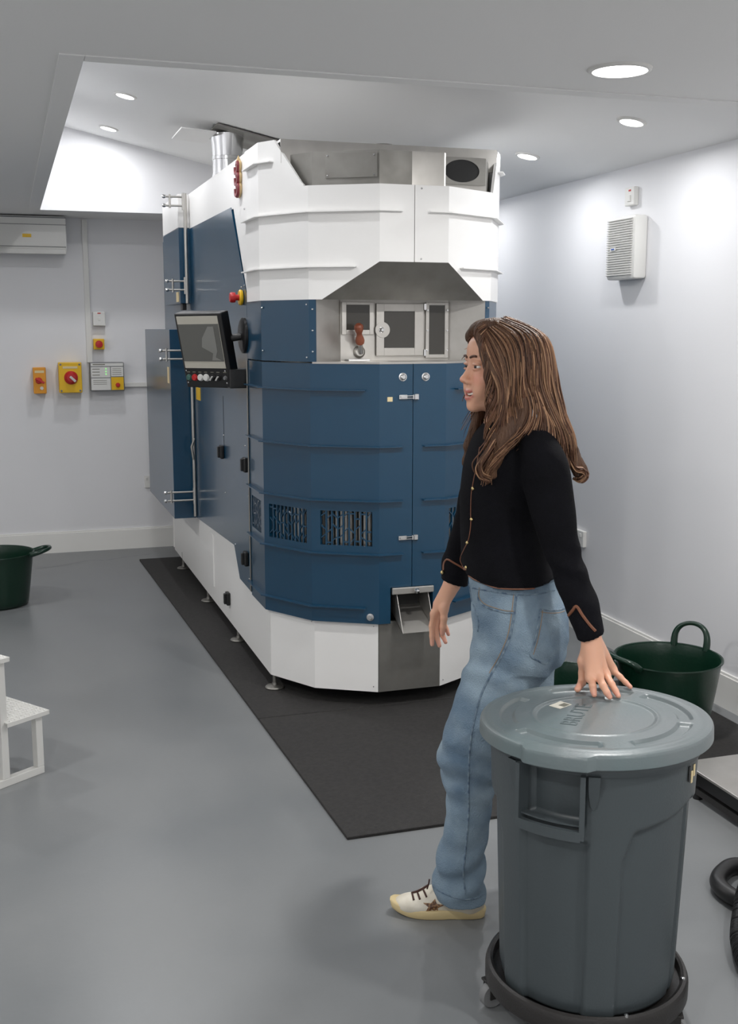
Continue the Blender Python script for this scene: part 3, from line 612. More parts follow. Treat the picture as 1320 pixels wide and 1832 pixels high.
M['led'] = mat('green_led', srgb(120, 220, 110), .3, emit=(.3, 1, .25, 1), estr=.8)
for i in range(3): box('indicator', x0+.112, x0+.120, yf-.004, yf, z1-.052-.02*i, z1-.044-.02*i, 'led', e, 0)
for i in range(3): box('print_line', x0+.016, x0+.07, yf-.003, yf, z1-.052-.022*i, z1-.047-.022*i, 'print', e, 0)
for i in range(4): box('print_line', mx+.012, x1-.02, yf-.003, yf, z1-.05-.014*i, z1-.047-.014*i, 'print', e, 0)
for i in range(3): box('print_line', x0+.02, mx-.03, yf-.003, yf, z1-.135-.014*i, z1-.132-.014*i, 'print', e, 0)
box('print_line', x0+.02, x0+.11, yf-.003, yf, z1-.019, z1-.012, 'print', e, 0)
e, x0, x1, z0, z1 = wallbox('fused_switch', 165, 558, 188, 583, .05, 'plastic', 'small white fused switch on the back wall above the small yellow isolator', 'switch')
box('rocker', (x0+x1)/2-.01, (x0+x1)/2+.01, YB-.055, YB-.049, (z0+z1)/2-.012, (z0+z1)/2+.012, 'plastic', e, .003); box('pilot_light', (x0+x1)/2-.012, (x0+x1)/2+.012, YB-.0515, YB-.049, z1-.014, z1-.007, 'red', e, 0)
e, x0, x1, z0, z1 = wallbox('emergency_switch', 166, 606, 186, 625, .055, 'yellow', 'small square yellow isolator with red knob between the white switch and the control panel', 'switch')
lathe('knob', [(0, .028), (.024, .026), (.027, .018), (.027, 0)], ((x0+x1)/2, YB-.055, (z0+z1)/2), 'red', e, 24, (0, -1, 0))
e, x0, x1, z0, z1 = wallbox('wall_socket', 258, 851, 271, 872, .012, 'plastic', 'white socket low on the back wall at the edge of the roasting machine', 'socket')
x1 += .08; box('face_plate', x0, x1, YB-.014, YB-.001, z0, z1, 'plastic', e, .002); box('rocker', x0+.012, x0+.024, YB-.017, YB-.013, z1-.036, z1-.014, 'plastic2', e, .001)
xa, za = wb(151, 560); xb, zb = wb(161, 560)
zt_ = 2.49; zpan = wb(190, 648)[1]; zsw = wb(176, 558)[1]
tr = tag(box('cable_trunking', xa+.004, xa+.042, YB-.022, YB, zpan+.0, zt_, 'plastic', None, .002), 'slim vertical white trunking running down the back wall to the control panel', 'trunking')
x0, z0 = wb(222, 692); x1, z1 = wb(268, 684)
tag(box('cable_trunking', x0+.002, 1.3, YB-.03, YB, z0, z1, 'plastic', None, .002), 'horizontal white trunking from the control panel to behind the machine', 'trunking')

# ---------------------------------------------------------------- right wall fittings
fh = empty('fan_heater', (XR-.1, 5.14, 1.94), 'white louvred ventilation unit with small blue badge high on the right wall', 'heater')
y0, y1, z0, z1 = 4.945, 5.345, 1.937, 2.262; xf = XR-.165
XF0 = .165; 
bm = bmesh.new(); bx(bm, XR-.074, XR, 4.955, 5.225, 1.942, 2.25, .014); mk('casing', bm, 'plastic', fh, True, 40)
for i in range(24):
    z = 1.962+i*.0117; box('louvre', XR-.082, XR-.072, 4.975, 5.215, z, z+.0055, 'plastic2', fh, .001)
box('badge', XR-.085, XR-.081, 5.12, 5.17, 2.085, 2.10, 'plastic', fh, 0)
M['bluep'] = mat('blue_print', srgb(50, 90, 170), .5); box('badge_print', XR-.0862, XR-.0848, 5.13, 5.16, 2.089, 2.096, 'bluep', fh, 0)
fs2 = empty('fused_switch', (XR-.01, 5.1, 2.29), 'small white fused switch with red light above the louvred unit', 'switch')
box('plate', XR-.028, XR, 5.055, 5.145, 2.305, 2.395, 'plastic', fs2, .005); box('rocker', XR-.034, XR-.027, 5.085, 5.11, 2.325, 2.355, 'plastic', fs2, .002); box('pilot_light', XR-.030, XR-.027, 5.085, 5.105, 2.374, 2.382, 'red', fs2, 0)
sk_ = empty('wall_socket', (XR-.01, 5.55, .49), 'white wall socket low on the right wall behind the woman', 'socket')
box('face_plate', XR-.022, XR, 5.47, 5.62, .49, .58, 'plastic', sk_, .003); box('rocker', XR-.026, XR-.021, 5.49, 5.51, .545, .565, 'plastic', sk_, .002); box('rocker', XR-.026, XR-.021, 5.58, 5.60, .545, .565, 'plastic', sk_, .002)

# ---------------------------------------------------------------- grey wheeled bin: dolly, bin, lid
BX, BY = 1.314, 2.309; VA = math.atan2(-BY, -BX)      # VA = direction from bin towards the viewer
va = math.atan2(0-BY, 0-BX)
do = empty('bin_dolly', (BX, BY, 0), 'round black dolly on casters under the grey bin', 'dolly')
lathe('ring', [(.205, .070), (.243, .070), (.251, .078), (.251, .112), (.246, .124), (.239, .1275), (.232, .124), (.230, .100), (0, .097)], (BX, BY, 0), 'dolly', do, 72)
for i in range(4):
    a = va+.42+i*1.0; lathe('clip_bolt', [(0, .010), (.005, .008), (.006, 0)], (BX+.238*math.cos(a), BY+.238*math.sin(a), .122), 'chrome', do, 10)
wp0 = pz(870, 1799, 0); a0 = math.atan2(wp0[1]-BY, wp0[0]-BX)
for i in range(5):
    a = a0+i*2*math.pi/5; c = Vector((BX+.235*math.cos(a), BY+.235*math.sin(a), .033)); t = Vector((-math.sin(a+.5), math.cos(a+.5), 0)); 
    ax = Vector((math.cos(a-1.1), math.sin(a-1.1), 0)) if i == 0 else t
    ws = empty('caster', c); adopt(ws, do)
    lathe('tyre', [(.020, -.012), (.030, -.012), (.033, -.007), (.033, .007), (.030, .012), (.020, .012)], tuple(c), 'shade', ws, 32, tuple(ax))
    lathe('hub', [(0, -.010), (.022, -.010), (.022, .010), (0, .010)], tuple(c), 'black', ws, 24, tuple(ax)); lathe('axle', [(0, -.017), (.006, -.016), (.006, .016), (0, .017)], tuple(c), 'chrome', ws, 10, tuple(ax))
    bm = bmesh.new(); T = Matrix.Translation(c) @ Matrix.Rotation(math.atan2(ax.y, ax.x), 4, 'Z')
    bx(bm, -.018, -.0145, -.014, .014, -.006, .040, .001, T); bx(bm, .0145, .018, -.014, .014, -.006, .040, .001, T); bx(bm, -.018, .018, -.02, .02, .036, .042, .001, T); mk('fork', bm, 'dolly', ws)
rb = empty('rubbish_bin', (BX, BY, .10), 'tall round grey plastic bin with side handle and moulded recesses standing on the dolly', 'bin')
def sm(x, a, b): t = np.clip((x-a)/(b-a), 0, 1); return t*t*(3-2*t)
BT = .728; nT, nZ = 288, 110
th = np.linspace(0, 2*np.pi, nT, endpoint=False); zz = np.linspace(.112, BT, nZ)
TT, ZZ = np.meshgrid(th, zz)
rel = (TT+np.pi) % (2*np.pi)-np.pi
def bin_r(rel, z):
    r = .2265+(.2485-.2265)*(z-.112)/(BT-.112)
    out = r.copy() if hasattr(r, 'copy') else r
    # two handle sides: handle centred at rel = -.36 and opposite
    for h in (-.36, -.36+np.pi):
        q = np.abs((rel-h+np.pi) % (2*np.pi)-np.pi)
        panel = (1-sm(q, .32, .36))*(1-sm(z, .545, .56))
        far = sm(q, .66, .70)*(1-sm(q, 2.3, 2.34))
        zt = .50+.075*sm(q, .66, .80)+.035*np.clip((q-.8)/.8, 0, 1)
        fp = far*(1-sm(z, zt-.006, zt+.010))*(q < np.pi/2+.05)
        pocket = (1-sm(q, .28, .31))*sm(z, .588, .596)*(1-sm(z, .712, .716))
        out = out-.012*np.maximum(panel, fp)-.032*pocket
    return out+.004*sm(z, .112, .14)-.004
RR = bin_r(rel, ZZ)
V = np.stack([BX+RR*np.cos(TT+va), BY+RR*np.sin(TT+va), ZZ], -1).reshape(-1, 3).tolist(); F = []
for i in range(nZ-1):
    for j in range(nT): F.append((i*nT+j, i*nT+(j+1) % nT, (i+1)*nT+(j+1) % nT, (i+1)*nT+j))
F.append(tuple(range(nT-1, -1, -1)))
mk('body', (V, F), 'bin', rb, True)
lathe('rolled_rim', [(.240, BT-.01), (.256, BT-.01), (.2585, BT), (.256, BT+.008), (.24, BT+.008), (.236, BT)], (BX, BY, 0), 'bin', rb, 72)
def cylpt(rel, r, z): a = va+rel; return np.array([BX+r*math.cos(a), BY+r*math.sin(a), z])
for h in (-.36, -.36+math.pi):
    hw = .285
    bmh = []
    def patch(r0, r1, c0, c1, z0, z1, n=10):
        V = []; F = []
        for r in (r0, r1):
            for z in (z0, z1):
                for i in range(n+1): V.append(cylpt(h+c0+(c1-c0)*i/n, r, z))
        k = n+1
        for i in range(n): F += [(i, i+1, k+i+1, k+i), (2*k+i, 3*k+i, 3*k+i+1, 2*k+i+1), (i, 2*k+i, 2*k+i+1, i+1), (k+i, k+i+1, 3*k+i+1, 3*k+i)]
        F += [(0, k, 3*k, 2*k), (n, 2*k+n, 3*k+n, k+n)]; return V, F
    pts = [cylpt(h-hw, .249, .715), cylpt(h-hw, .272, .70), cylpt(h-hw+.01, .276, .60), cylpt(h-hw+.02, .272, .583)]
    mk('handle', fixn(joinvf([patch(.262, .274, -hw, hw, .568, .592, 14), patch(.240, .2735, -hw-.03, -hw+.012, .572, .722, 3), patch(.240, .2735, hw-.012, hw+.03, .572, .722, 3), patch(.243, .263, -hw, hw, .600, .604, 14)])), 'bin', rb)
    for sg in (-1, 1):
        V = []; F = []; n = 12
        for r, wd in ((.247, 1.), (.268, .85)):
            for i in range(n+1):
                t = i/n; zq = .722-.085*t; wq = .055*wd*(1-t**3)**.6+.002
                V += [cylpt(h+sg*(hw+.10)-wq, r-(.018*t if r > .25 else 0), zq), cylpt(h+sg*(hw+.10)+wq, r-(.018*t if r > .25 else 0), zq)]
        k = 2*(n+1)
        for i in range(n): a = 2*i; F += [(a, a+1, a+3, a+2), (k+a, k+a+2, k+a+3, k+a+1), (a, a+2, k+a+2, k+a), (a+1, k+a+1, k+a+3, a+3)]
        mk('rim_lug', fixn((V, F)), 'bin', rb)
# small embossed marks near the rim at the right
for i in range(3):
    p = [cylpt(1.08+.045*i, .2485, .690-.0*i)]; V = []
    for r in (.2485, .2505):
        for u, v in ((-.012, -.014), (.012, -.014), (.012, .014), (-.012, .014)): V.append(cylpt(1.08+.06*i+u*1.4, r, .688-.012*(i % 2)+v*(1 if i else 1.3)))
    mk('moulded_mark', (V, [(0, 1, 2, 3), (7, 6, 5, 4), (0, 4, 5, 1), (1, 5, 6, 2), (2, 6, 7, 3), (3, 7, 4, 0)]), 'black' if i == 0 else 'cream', rb)
# lid, slightly tipped back
LZ = .7719
nT2, rad = 288, np.concatenate([np.linspace(.002, .265, 110), [.2705, .2742, .2764, .2775, .2785, .2765]])
TT, RRR = np.meshgrid(th, rad); rel = (TT+np.pi) % (2*np.pi)-np.pi
z = np.zeros_like(RRR)
z -= .002*(1-sm(RRR, .138, .146)); z += .0022*np.exp(-((RRR-.150)/.004)**2)
z += -.007*sm(RRR, .156, .165)*0
arc = np.zeros_like(RRR)
for c in (-.42, .42+.5, 2.05, 3.2, -1.65):
    q = np.abs((rel-c+np.pi) % (2*np.pi)-np.pi); arc = np.maximum(arc, 1-sm(q, .46, .52))
z += arc*(-.0075*sm(RRR, .192, .200)*(1-sm(RRR, .222, .232)))
z += .0*sm(RRR, .24, .25)+.001*sm(RRR, .236, .246)-.002*sm(RRR, .250, .265)
tabq = 1-sm(np.abs(rel+.30), .25, .33)
drop = np.zeros_like(RRR); nR = len(rad)
for k, dz in zip(range(nR-6, nR), (.0012, .0028, .0060, .0105, .035, .035)): drop[k] = dz
z -= drop
RR2 = RRR.copy(); 
for k in range(nR-5, nR): RR2[k] += .016*tabq[k]
tilt = lambda x, y: .0154*(x)-.036*(y)
X = RR2*np.cos(TT+va); Y = RR2*np.sin(TT+va)
V = np.stack([BX+.003+X, BY+Y, LZ+z+tilt(X, Y)], -1).reshape(-1, 3)
top = V.copy(); bot = V.copy(); bot[:, 2] -= .003
c2 = np.array([BX+.003, BY]); dirr = bot[:, :2]-c2; nn_ = np.linalg.norm(dirr, axis=1, keepdims=True); bot[-2*nT2:, :2] = c2+dirr[-2*nT2:]*(1-.004/nn_[-2*nT2:]); bot[-nT2:, 2] += .003
k = len(V); F = []
for i in range(nR-1):
    for j in range(nT2):
        a, b, c, d = i*nT2+j, i*nT2+(j+1) % nT2, (i+1)*nT2+(j+1) % nT2, (i+1)*nT2+j
        F.append((a, b, c, d)); F.append((k+a, k+d, k+c, k+b))
for j in range(nT2): a = (nR-1)*nT2+j; b = (nR-1)*nT2+(j+1) % nT2; F.append((a, b, k+b, k+a))
F.append(tuple(range(nT2-1, -1, -1)))
ld = mk('lid', (np.vstack([top, bot]).tolist(), F), 'lid', rb, True, 28)
TL = Matrix.Translation((BX+.003, BY, LZ)) @ Matrix(((1, 0, 0, 0), (0, 1, 0, 0), (.0154, -.036, 1, 0), (0, 0, 0, 1)))
def onlid(px_, py_): p = pz(px_, py_, LZ+.002); 
# printed name along a line rising to the right
pa, pb = pz(1030, 1298, LZ), pz(1056, 1264, LZ); ta = math.atan2(pb[1]-pa[1], pb[0]-pa[0])
me = text_mesh('BRUTE', .058, .0004)
for v in me.vertices: v.co = TL @ (Matrix.Translation((pa[0]-BX-.003, pa[1]-BY, -.0013)) @ (Matrix.Rotation(ta, 4, 'Z') @ v.co))
mkme('printed_name', me, 'lidtext', ld)
q = [pz(*p, LZ) for p in ((982, 1258), (1002, 1264.5), (1023, 1257), (1003, 1250))]
def stick(name, q, m, h):
    V = [tuple(TL @ Vector((p[0]-BX-.003, p[1]-BY, zz_))) for zz_ in (-.0018, h) for p in q]; mk(name, (V, [(3, 2, 1, 0), (4, 5, 6, 7)]+[(i, (i+1) % 4, 4+(i+1) % 4, 4+i) for i in range(4)]), m, ld)
stick('paper_sticker', q, 'paper', -.0010)
qc = sum(np.array(p) for p in q)/4; stick('sticker_print', [qc+(np.array(p)-qc)*.5+np.array([.008, -.004, 0]) for p in q], 'print', -.0006)

# ---------------------------------------------------------------- green flexible tubs
def tub(c, rb_, rt, h, hand, label, floor=0.):
    cx, cy = c; e = empty('garden_tub', (cx, cy, floor), label, 'tub', 'dark green flexible tubs'); n = 96
    th = np.linspace(0, 2*np.pi, n, endpoint=False)
    dip = np.ones(n)*0.
    prof = [(0, .004), (rb_*.9, .0), (rb_, .012)]+[(rb_+(rt-rb_)*t**.9, .012+(h-.012)*t) for t in np.linspace(.1, 1, 10)]+[(rt+.006, h+.002), (rt+.007, h-.004), (rt-.004, h-.003)]+[(rb_+(rt-rb_)*t**.9-.006, .012+(h-.012)*t) for t in np.linspace(.95, .05, 8)]+[(rb_*.9, .012), (0, .012)]
    lathe('body', prof, (cx, cy, floor), 'tub', e, n, angle=60)
    for a, lean, hh, hw in hand:
        P = []
        for t in np.linspace(0, 1, 25):
            u = math.cos(math.pi*(1-t)); v = math.sin(math.pi*t)**.6; aa = a+u*hw; rr = rt+.003+lean*v; P.append((cx+rr*math.cos(aa), cy+rr*math.sin(aa), floor+h-.01+hh*v))
        w_ = [.016-.006*math.sin(math.pi*t) for t in np.linspace(0, 1, 25)]
        tube('handle', P, w_, 'tub', e, 8)
    return e
t1 = tub((2.578, 3.93), .168, .218, .33, [(.55, .015, .105, .34), (math.pi+.05, .05, .04, .42)], 'large dark green tub with looped handles beside the right wall', .011)
lathe('chaff', [(0, .022), (.10, .018), (.165, .002), (.16, 0), (0, 0)], (2.578, 3.93, .16), 'chaff', None, 40).name = 'coffee_chaff'
tag(bpy.data.objects['coffee_chaff'], 'loose brown chaff lying inside the large green tub', 'chaff', kind='stuff')
t2 = tub((2.13, 4.04), .15, .195, .26, [(-.35, .03, .06, .36), (math.pi-.35, .03, .06, .36)], 'dark green tub half hidden between the woman and the grey bin', .011)
t3 = tub((-.135, 7.17), .19, .232, .33, [(-.15, .10, .03, .3), (math.pi-.15, .05, .05, .36)], 'dark green tub by the back wall at the left edge')

# ---------------------------------------------------------------- white aluminium step stool, left edge
so = empty('step_stool', (-.1, 4.35, 0), 'white aluminium two-step stool with perforated treads at the left edge', 'stool')
E1 = Vector((-.81, -.587, 0)); E2 = Vector((-.587, .81, 0)); K = Vector((.06, 4.30, 0))
def sp(a, b, z): return K+E1*a+E2*b+Vector((0, 0, z))
TS = Matrix(((E1.x, E2.x, 0, K.x), (E1.y, E2.y, 0, K.y), (0, 0, 1, 0), (0, 0, 0, 1)))
for b0 in (0, .37): box('foot_rail', 0, .38, b0, b0+.03, 0, .03, 'alu', so, .002, TS); box('leg', 0, .03, b0, b0+.03, .03, .247, 'alu', so, .002, TS); box('tall_leg', .155, .185, b0, b0+.03, .03, .497, 'alu', so, .002, TS); box('tall_leg', .35, .38, b0, b0+.03, .03, .497, 'alu', so, .002, TS)
def tread(a0, a1, b0, b1, z):
    bm = bmesh.new(); bx(bm, a0, a1, b0, b1, z, z+.004, 0, TS); bx(bm, a0, a1, b0, b0+.003, z-.012, z, 0, TS); bx(bm, a0, a0+.003, b0, b1, z-.012, z, 0, TS); t = mk('tread', bm, 'alu', so)
    g = []
    for i in range(int((a1-a0)/.022)):
        for j in range(int((b1-b0)/.022)):
            p = TS @ Vector((a0+.012+i*.022, b0+.012+j*.022, z+.004)); g.append(lathe_vf([(.0065, 0), (.006, .0022), (.0035, .0015), (.003, .0002), (1e-5, .0002)], tuple(p), 6))
    tag(mk('grip_dimples', joinvf(g), 'alu', t, True, 60), kind='stuff')
tread(-.02, .17, -.02, .42, .248)
tread(.145, .40, -.02, .42, .498)

# ---------------------------------------------------------------- low steel platform and black hoses at the right edge
pf = empty('platform_scale', (2.6, 2.9, 0), 'low steel floor platform with a dark frame behind the grey bin at the right edge', 'platform')
box('top_plate', 2.30, 2.98, 2.5, 3.385, .110, .120, 'steel', pf, .002); box('frame', 2.31, 2.97, 2.51, 3.375, .06, .110, 'black', pf, .002)
box('base_rail', 2.315, 2.345, 2.51, 3.37, .02, .045, 'dolly', pf); box('base_rail', 2.93, 2.96, 2.51, 3.37, .02, .045, 'dolly', pf)
for a in (2.33, 2.945):
    for b_ in (2.56, 3.32): lathe('foot', [(0, 0), (.018, 0), (.018, .02), (.008, .024), (.008, .06), (0, .06)], (a, b_, 0), 'black', pf, 16)
hp = spline([(2.27, 2.70, .028), (2.17, 2.75, .028), (2.09, 2.785, .028), (1.99, 2.71, .028), (1.985, 2.60, .028), (2.07, 2.53, .03), (2.18, 2.52, .028), (2.27, 2.51, .028)], 10)
tag(mk('vacuum_hose', tube_vf(hp, .026, 14), 'black', None, True, 60), 'smooth black hose looping on the floor at the right edge', 'hose')
pts = spline([(2.24, 2.66, .12), (2.12, 2.64, .115), (2.01, 2.585, .085), (1.925, 2.50, .05), (1.835, 2.38, .034), (1.79, 2.25, .034), (1.86, 2.10, .034), (2.0, 2.0, .034)], 22)
seg = np.concatenate([[0], np.cumsum(np.linalg.norm(np.diff(pts, axis=0), axis=1))]); ss = np.arange(0, seg[-1], .0022)
pp = np.stack([np.interp(ss, seg, pts[:, i]) for i in range(3)], 1); rr = .027+.003*np.sign(np.sin(ss/.0088*2*np.pi))
tag(mk('vacuum_hose', tube_vf(pp, rr, 16), 'black', None, True, 80), 'ribbed black hose crossing over the smooth one at the right edge', 'hose')
#PART4
# ---------------------------------------------------------------- implicit surfaces (smooth unions meshed with surface nets)
def rcone(a, b, ra, rb, k=.012, op='u'):
    a, b = np.array(a, float), np.array(b, float); ab = b-a; L2 = ab@ab+1e-12
    def f(P):
        t = np.clip(((P-a)@ab)/L2, 0, 1); return np.linalg.norm(P-(a+t[:, None]*ab), axis=1)-(ra+(rb-ra)*t)
    return (op, f, (a+b)/2, math.sqrt(L2)/2+max(ra, rb), k)
def ell(c, r, R=None, k=.012, op='u'):
    c, r = np.array(c, float), np.array(r, float); R = np.eye(3) if R is None else np.array(R)   # rows = local axes
    def f(P):
        q = (P-c)@R.T; k0 = np.linalg.norm(q/r, axis=1); k1 = np.linalg.norm(q/(r*r), axis=1)+1e-9; return k0*(k0-1)/k1
    return (op, f, c, r.max(), k)
def loft(rows, k=.012, op='u', eu=None, ew=None, pw=2.):
    """rows of (x, y, z, r_across, r_depth), any z order"""
    A = np.array(sorted(rows, key=lambda r: r[2]), float); eu = EU if eu is None else eu; ew = EW if ew is None else ew
    zz_ = np.linspace(A[0, 2], A[-1, 2], 60); B = [np.interp(zz_, A[:, 2], A[:, i]) for i in (0, 1, 3, 4)]
    K_ = np.ones(5)/5
    B = [np.convolve(np.pad(b, 2, 'edge'), K_, 'valid') for b in B]
    def f(P):
        z = P[:, 2]; cx, cy, ru, rw = [np.interp(z, zz_, b) for b in B]
        u = (P[:, 0]-cx)*eu[0]+(P[:, 1]-cy)*eu[1]; v = (P[:, 0]-cx)*ew[0]+(P[:, 1]-cy)*ew[1]
        q = ((np.abs(u)/ru)**pw+(np.abs(v)/rw)**pw)**(1/pw); g = np.sqrt((u/ru**2)**2+(v/rw**2)**2)+1e-6
        d = np.where(q > .3, q*(q-1)/np.maximum(g, q/np.maximum(ru, rw)), (q-1)*np.minimum(ru, rw))
        dz = np.maximum(zz_[0]-z, z-zz_[-1]); return np.maximum(d, dz)
    c = np.array([(A[:, 0].min()+A[:, 0].max())/2, (A[:, 1].min()+A[:, 1].max())/2, (A[0, 2]+A[-1, 2])/2])
    r = np.linalg.norm([np.ptp(A[:, 0])/2, np.ptp(A[:, 1])/2, np.ptp(A[:, 2])/2])+A[:, 3:].max()
    bb = (c-np.array([np.ptp(A[:, 0])/2, np.ptp(A[:, 1])/2, np.ptp(A[:, 2])/2])-A[:, 3:].max(), c+np.array([np.ptp(A[:, 0])/2, np.ptp(A[:, 1])/2, np.ptp(A[:, 2])/2])+A[:, 3:].max())
    return (op, f, c, r, k, bb)
def evalp(prims, P):
    d = np.full(len(P), 1.)
    for p in prims:
        e = p[1](P); k = p[4]
        if p[0] == 'u': h = np.maximum(k-np.abs(d-e), 0)/k; d = np.minimum(d, e)-h*h*k*.25
        else: e = -e; h = np.maximum(k-np.abs(d-e), 0)/k; d = np.maximum(d, e)+h*h*k*.25
    return d
def nets(prims, h, disp=None, clip=None):
    lo = np.min([(p[5][0] if len(p) > 5 else p[2]-p[3]) for p in prims if p[0] == 'u'], axis=0)-3*h
    hi = np.max([(p[5][1] if len(p) > 5 else p[2]+p[3]) for p in prims if p[0] == 'u'], axis=0)+3*h
    n = 16; B = n*h; nb = np.ceil((hi-lo)/B).astype(int); G = (nb*n+2).astype(np.int64)
    g = np.arange(n+1); gx, gy, gz = np.meshgrid(g, g, g, indexing='ij'); loc = np.stack([gx, gy, gz], -1).reshape(-1, 3)
    keys, pos, quads = [], [], []
    E = [((0, 0, 0), (1, 0, 0)), ((0, 1, 0), (1, 1, 0)), ((0, 0, 1), (1, 0, 1)), ((0, 1, 1), (1, 1, 1)), ((0, 0, 0), (0, 1, 0)), ((1, 0, 0), (1, 1, 0)), ((0, 0, 1), (0, 1, 1)), ((1, 0, 1), (1, 1, 1)), ((0, 0, 0), (0, 0, 1)), ((1, 0, 0), (1, 0, 1)), ((0, 1, 0), (0, 1, 1)), ((1, 1, 0), (1, 1, 1))]
    hd = B*.866
    for bi in np.ndindex(*nb):
        c0 = lo+np.array(bi)*B; cc = c0+B/2
        act = []; anyu = False
        for p in prims:
            dist = np.linalg.norm(cc-p[2])-p[3]
            if len(p) > 5: q = np.maximum(np.maximum(p[5][0]-cc, cc-p[5][1]), 0); dist = np.linalg.norm(q)
            if dist < hd+.03+p[4]:
                act.append(p); anyu |= p[0] == 'u'
        if not anyu: continue
        dc = evalp(act, cc[None])[0]
        if abs(dc) > hd*1.9+.03: continue
        P = c0+loc*h; d = evalp(act, P)
        if disp is not None: d = d+disp(P)
        if clip is not None: d = np.maximum(d, clip(P))
        d = d.reshape(n+1, n+1, n+1); s = d < 0
        if s.all() or not s.any(): continue
        cs = sum(s[a:n+a, b:n+b, c:n+c].astype(np.int8) for a in (0, 1) for b in (0, 1) for c in (0, 1)); cm = (cs > 0) & (cs < 8)
        I = np.argwhere(cm)
        if len(I):
            acc = np.zeros((len(I), 3)); cnt = np.zeros(len(I))
            for a, b in E:
                A_ = I+a; B_ = I+b; da = d[A_[:, 0], A_[:, 1], A_[:, 2]]; db = d[B_[:, 0], B_[:, 1], B_[:, 2]]; m = (da < 0) != (db < 0)
                t = np.where(m, da/(da-db+1e-20), 0); acc += m[:, None]*(np.array(a)+t[:, None]*(np.array(b)-np.array(a))); cnt += m
            pos.append(c0+(I+acc/cnt[:, None])*h); gi = I+np.array(bi)*n; keys.append((gi[:, 0]*G[1]+gi[:, 1])*G[2]+gi[:, 2])
        for ax in range(3):
            sl0 = s[:n, :n, :n]; o = [0, 0, 0]; o[ax] = 1; sl1 = s[o[0]:n+o[0], o[1]:n+o[1], o[2]:n+o[2]]; J = np.argwhere(sl0 != sl1)
            if len(J):
                flip = sl0[J[:, 0], J[:, 1], J[:, 2]]; gj = J+np.array(bi)*n; u, v = (ax+1) % 3, (ax+2) % 3; q = []
                for du, dv in ((0, 0), (-1, 0), (-1, -1), (0, -1)):
                    t = gj.copy(); t[:, u] += du; t[:, v] += dv; q.append((t[:, 0]*G[1]+t[:, 1])*G[2]+t[:, 2])
                q = np.stack(q, 1); q[~flip] = q[~flip][:, ::-1]; quads.append(q)
    keys = np.concatenate(keys); pos = np.concatenate(pos); q = np.concatenate(quads); o = np.argsort(keys); ks = keys[o]; pos = pos[o]
    ix = np.searchsorted(ks, q); ix = np.minimum(ix, len(ks)-1); ok = (ks[ix] == q).all(1); return pos, ix[ok]
def npmesh(name, V, Q, m, parent=None, col=None):
    me = bpy.data.meshes.new(name); n = len(Q); me.vertices.add(len(V)); me.vertices.foreach_set('co', V.astype('f').ravel())
    me.loops.add(n*4); me.loops.foreach_set('vertex_index', Q.astype('i').ravel()); me.polygons.add(n); me.polygons.foreach_set('loop_start', np.arange(0, 4*n, 4, dtype='i')); me.update(calc_edges=True)
    me.validate()
    if col is not None:
        ca = me.color_attributes.new('Col', 'FLOAT_COLOR', 'POINT'); ca.data.foreach_set('color', np.hstack([col, np.ones((len(V), 1))]).astype('f').ravel())
    return mkme(name, me, m, parent, True)
def bvh(V, Q): return BVHTree.FromPolygons([tuple(v) for v in V], [tuple(q) for q in Q.tolist()])
def onsurf(T, x, y, off=0.):
    d = Vector(ray(x, y)).normalized(); h = T.ray_cast(Vector(EYE), d)
    return np.array(h[0])-np.array(d)*off if h[0] is not None else None
def surfline(T, pts, off, n=8):
    out = []
    for x, y in spline([(a, b, 0) for a, b in pts], n)[:, :2]:
        p = onsurf(T, x, y, off)
        if p is not None: out.append(p)
    return out
def noise3(P, f, seed=0):
    r = np.random.default_rng(seed); s = 0
    for i in range(6):
        d = r.normal(size=3); d /= np.linalg.norm(d); s = s+np.sin(P@d*f*(.6+.8*r.random())+r.random()*6.28+1.3*np.sin(P@np.roll(d, 1)*f*.6))
    return s/6
# ---------------------------------------------------------------- woman
pe = empty('person', (1.2, 2.85, 0), 'woman with long wavy brown hair, dark cardigan and light jeans, hand on the bin lid', 'person')
def row(y, x0, x1, D, dep, kk=1.):
    c = at((x0+x1)/2, y, D); return (c[0], c[1], c[2], (x1-x0)/2/ppm(c)*kk, dep)
# head frame
HC = at(897, 657, 3.10)
yaw = math.radians(23); Hf = -EU*math.cos(yaw)-EW*math.sin(yaw); Hs = -EW*math.cos(yaw)+EU*math.sin(yaw); Hu = np.array([0, 0, 1.])
pit = math.radians(3); Hf, Hu = Hf*math.cos(pit)+Hu*math.sin(pit), Hu*math.cos(pit)-Hf*math.sin(pit)
HM = np.stack([Hf, Hs, Hu]); HS_ = 1.04
hp_ = lambda f, s, u: HC+(Hf*f+Hs*s+Hu*u)*HS_
def he(f, s, u, rf, rs, ru, k=.015, op='u', tw=0.):
    R = HM
    if tw: c_, s_ = math.cos(tw), math.sin(tw); R = np.stack([Hf*c_+Hs*s_, Hs*c_-Hf*s_, Hu])
    return ell(hp_(f, s, u), np.array([rf, rs, ru])*HS_, R, k, op)
head = [he(-.012, 0, .026, .096, .075, .084, .02), he(.026, 0, -.030, .062, .060, .080, .03), he(.036, 0, -.080, .046, .043, .034, .02),
        he(.072, 0, -.104, .018, .019, .016, .018), he(.052, 0, .042, .042, .056, .045, .02)]
for sg in (-1, 1):
    head += [he(.077, sg*.030, .018, .012, .024, .008, .012), he(.066, sg*.039, -.034, .022, .022, .024, .022), he(.070, sg*.034, -.062, .016, .014, .018, .02)]
head += [he(.099, sg*.032, -.001, .015, .018, .011, .012, 's') for sg in (-1, 1)]
head += [rcone(hp_(.082, 0, .008), hp_(.099, 0, -.028), .0075, .0092, .010), he(.1045, 0, -.036, .0105, .0105, .009, .008)]
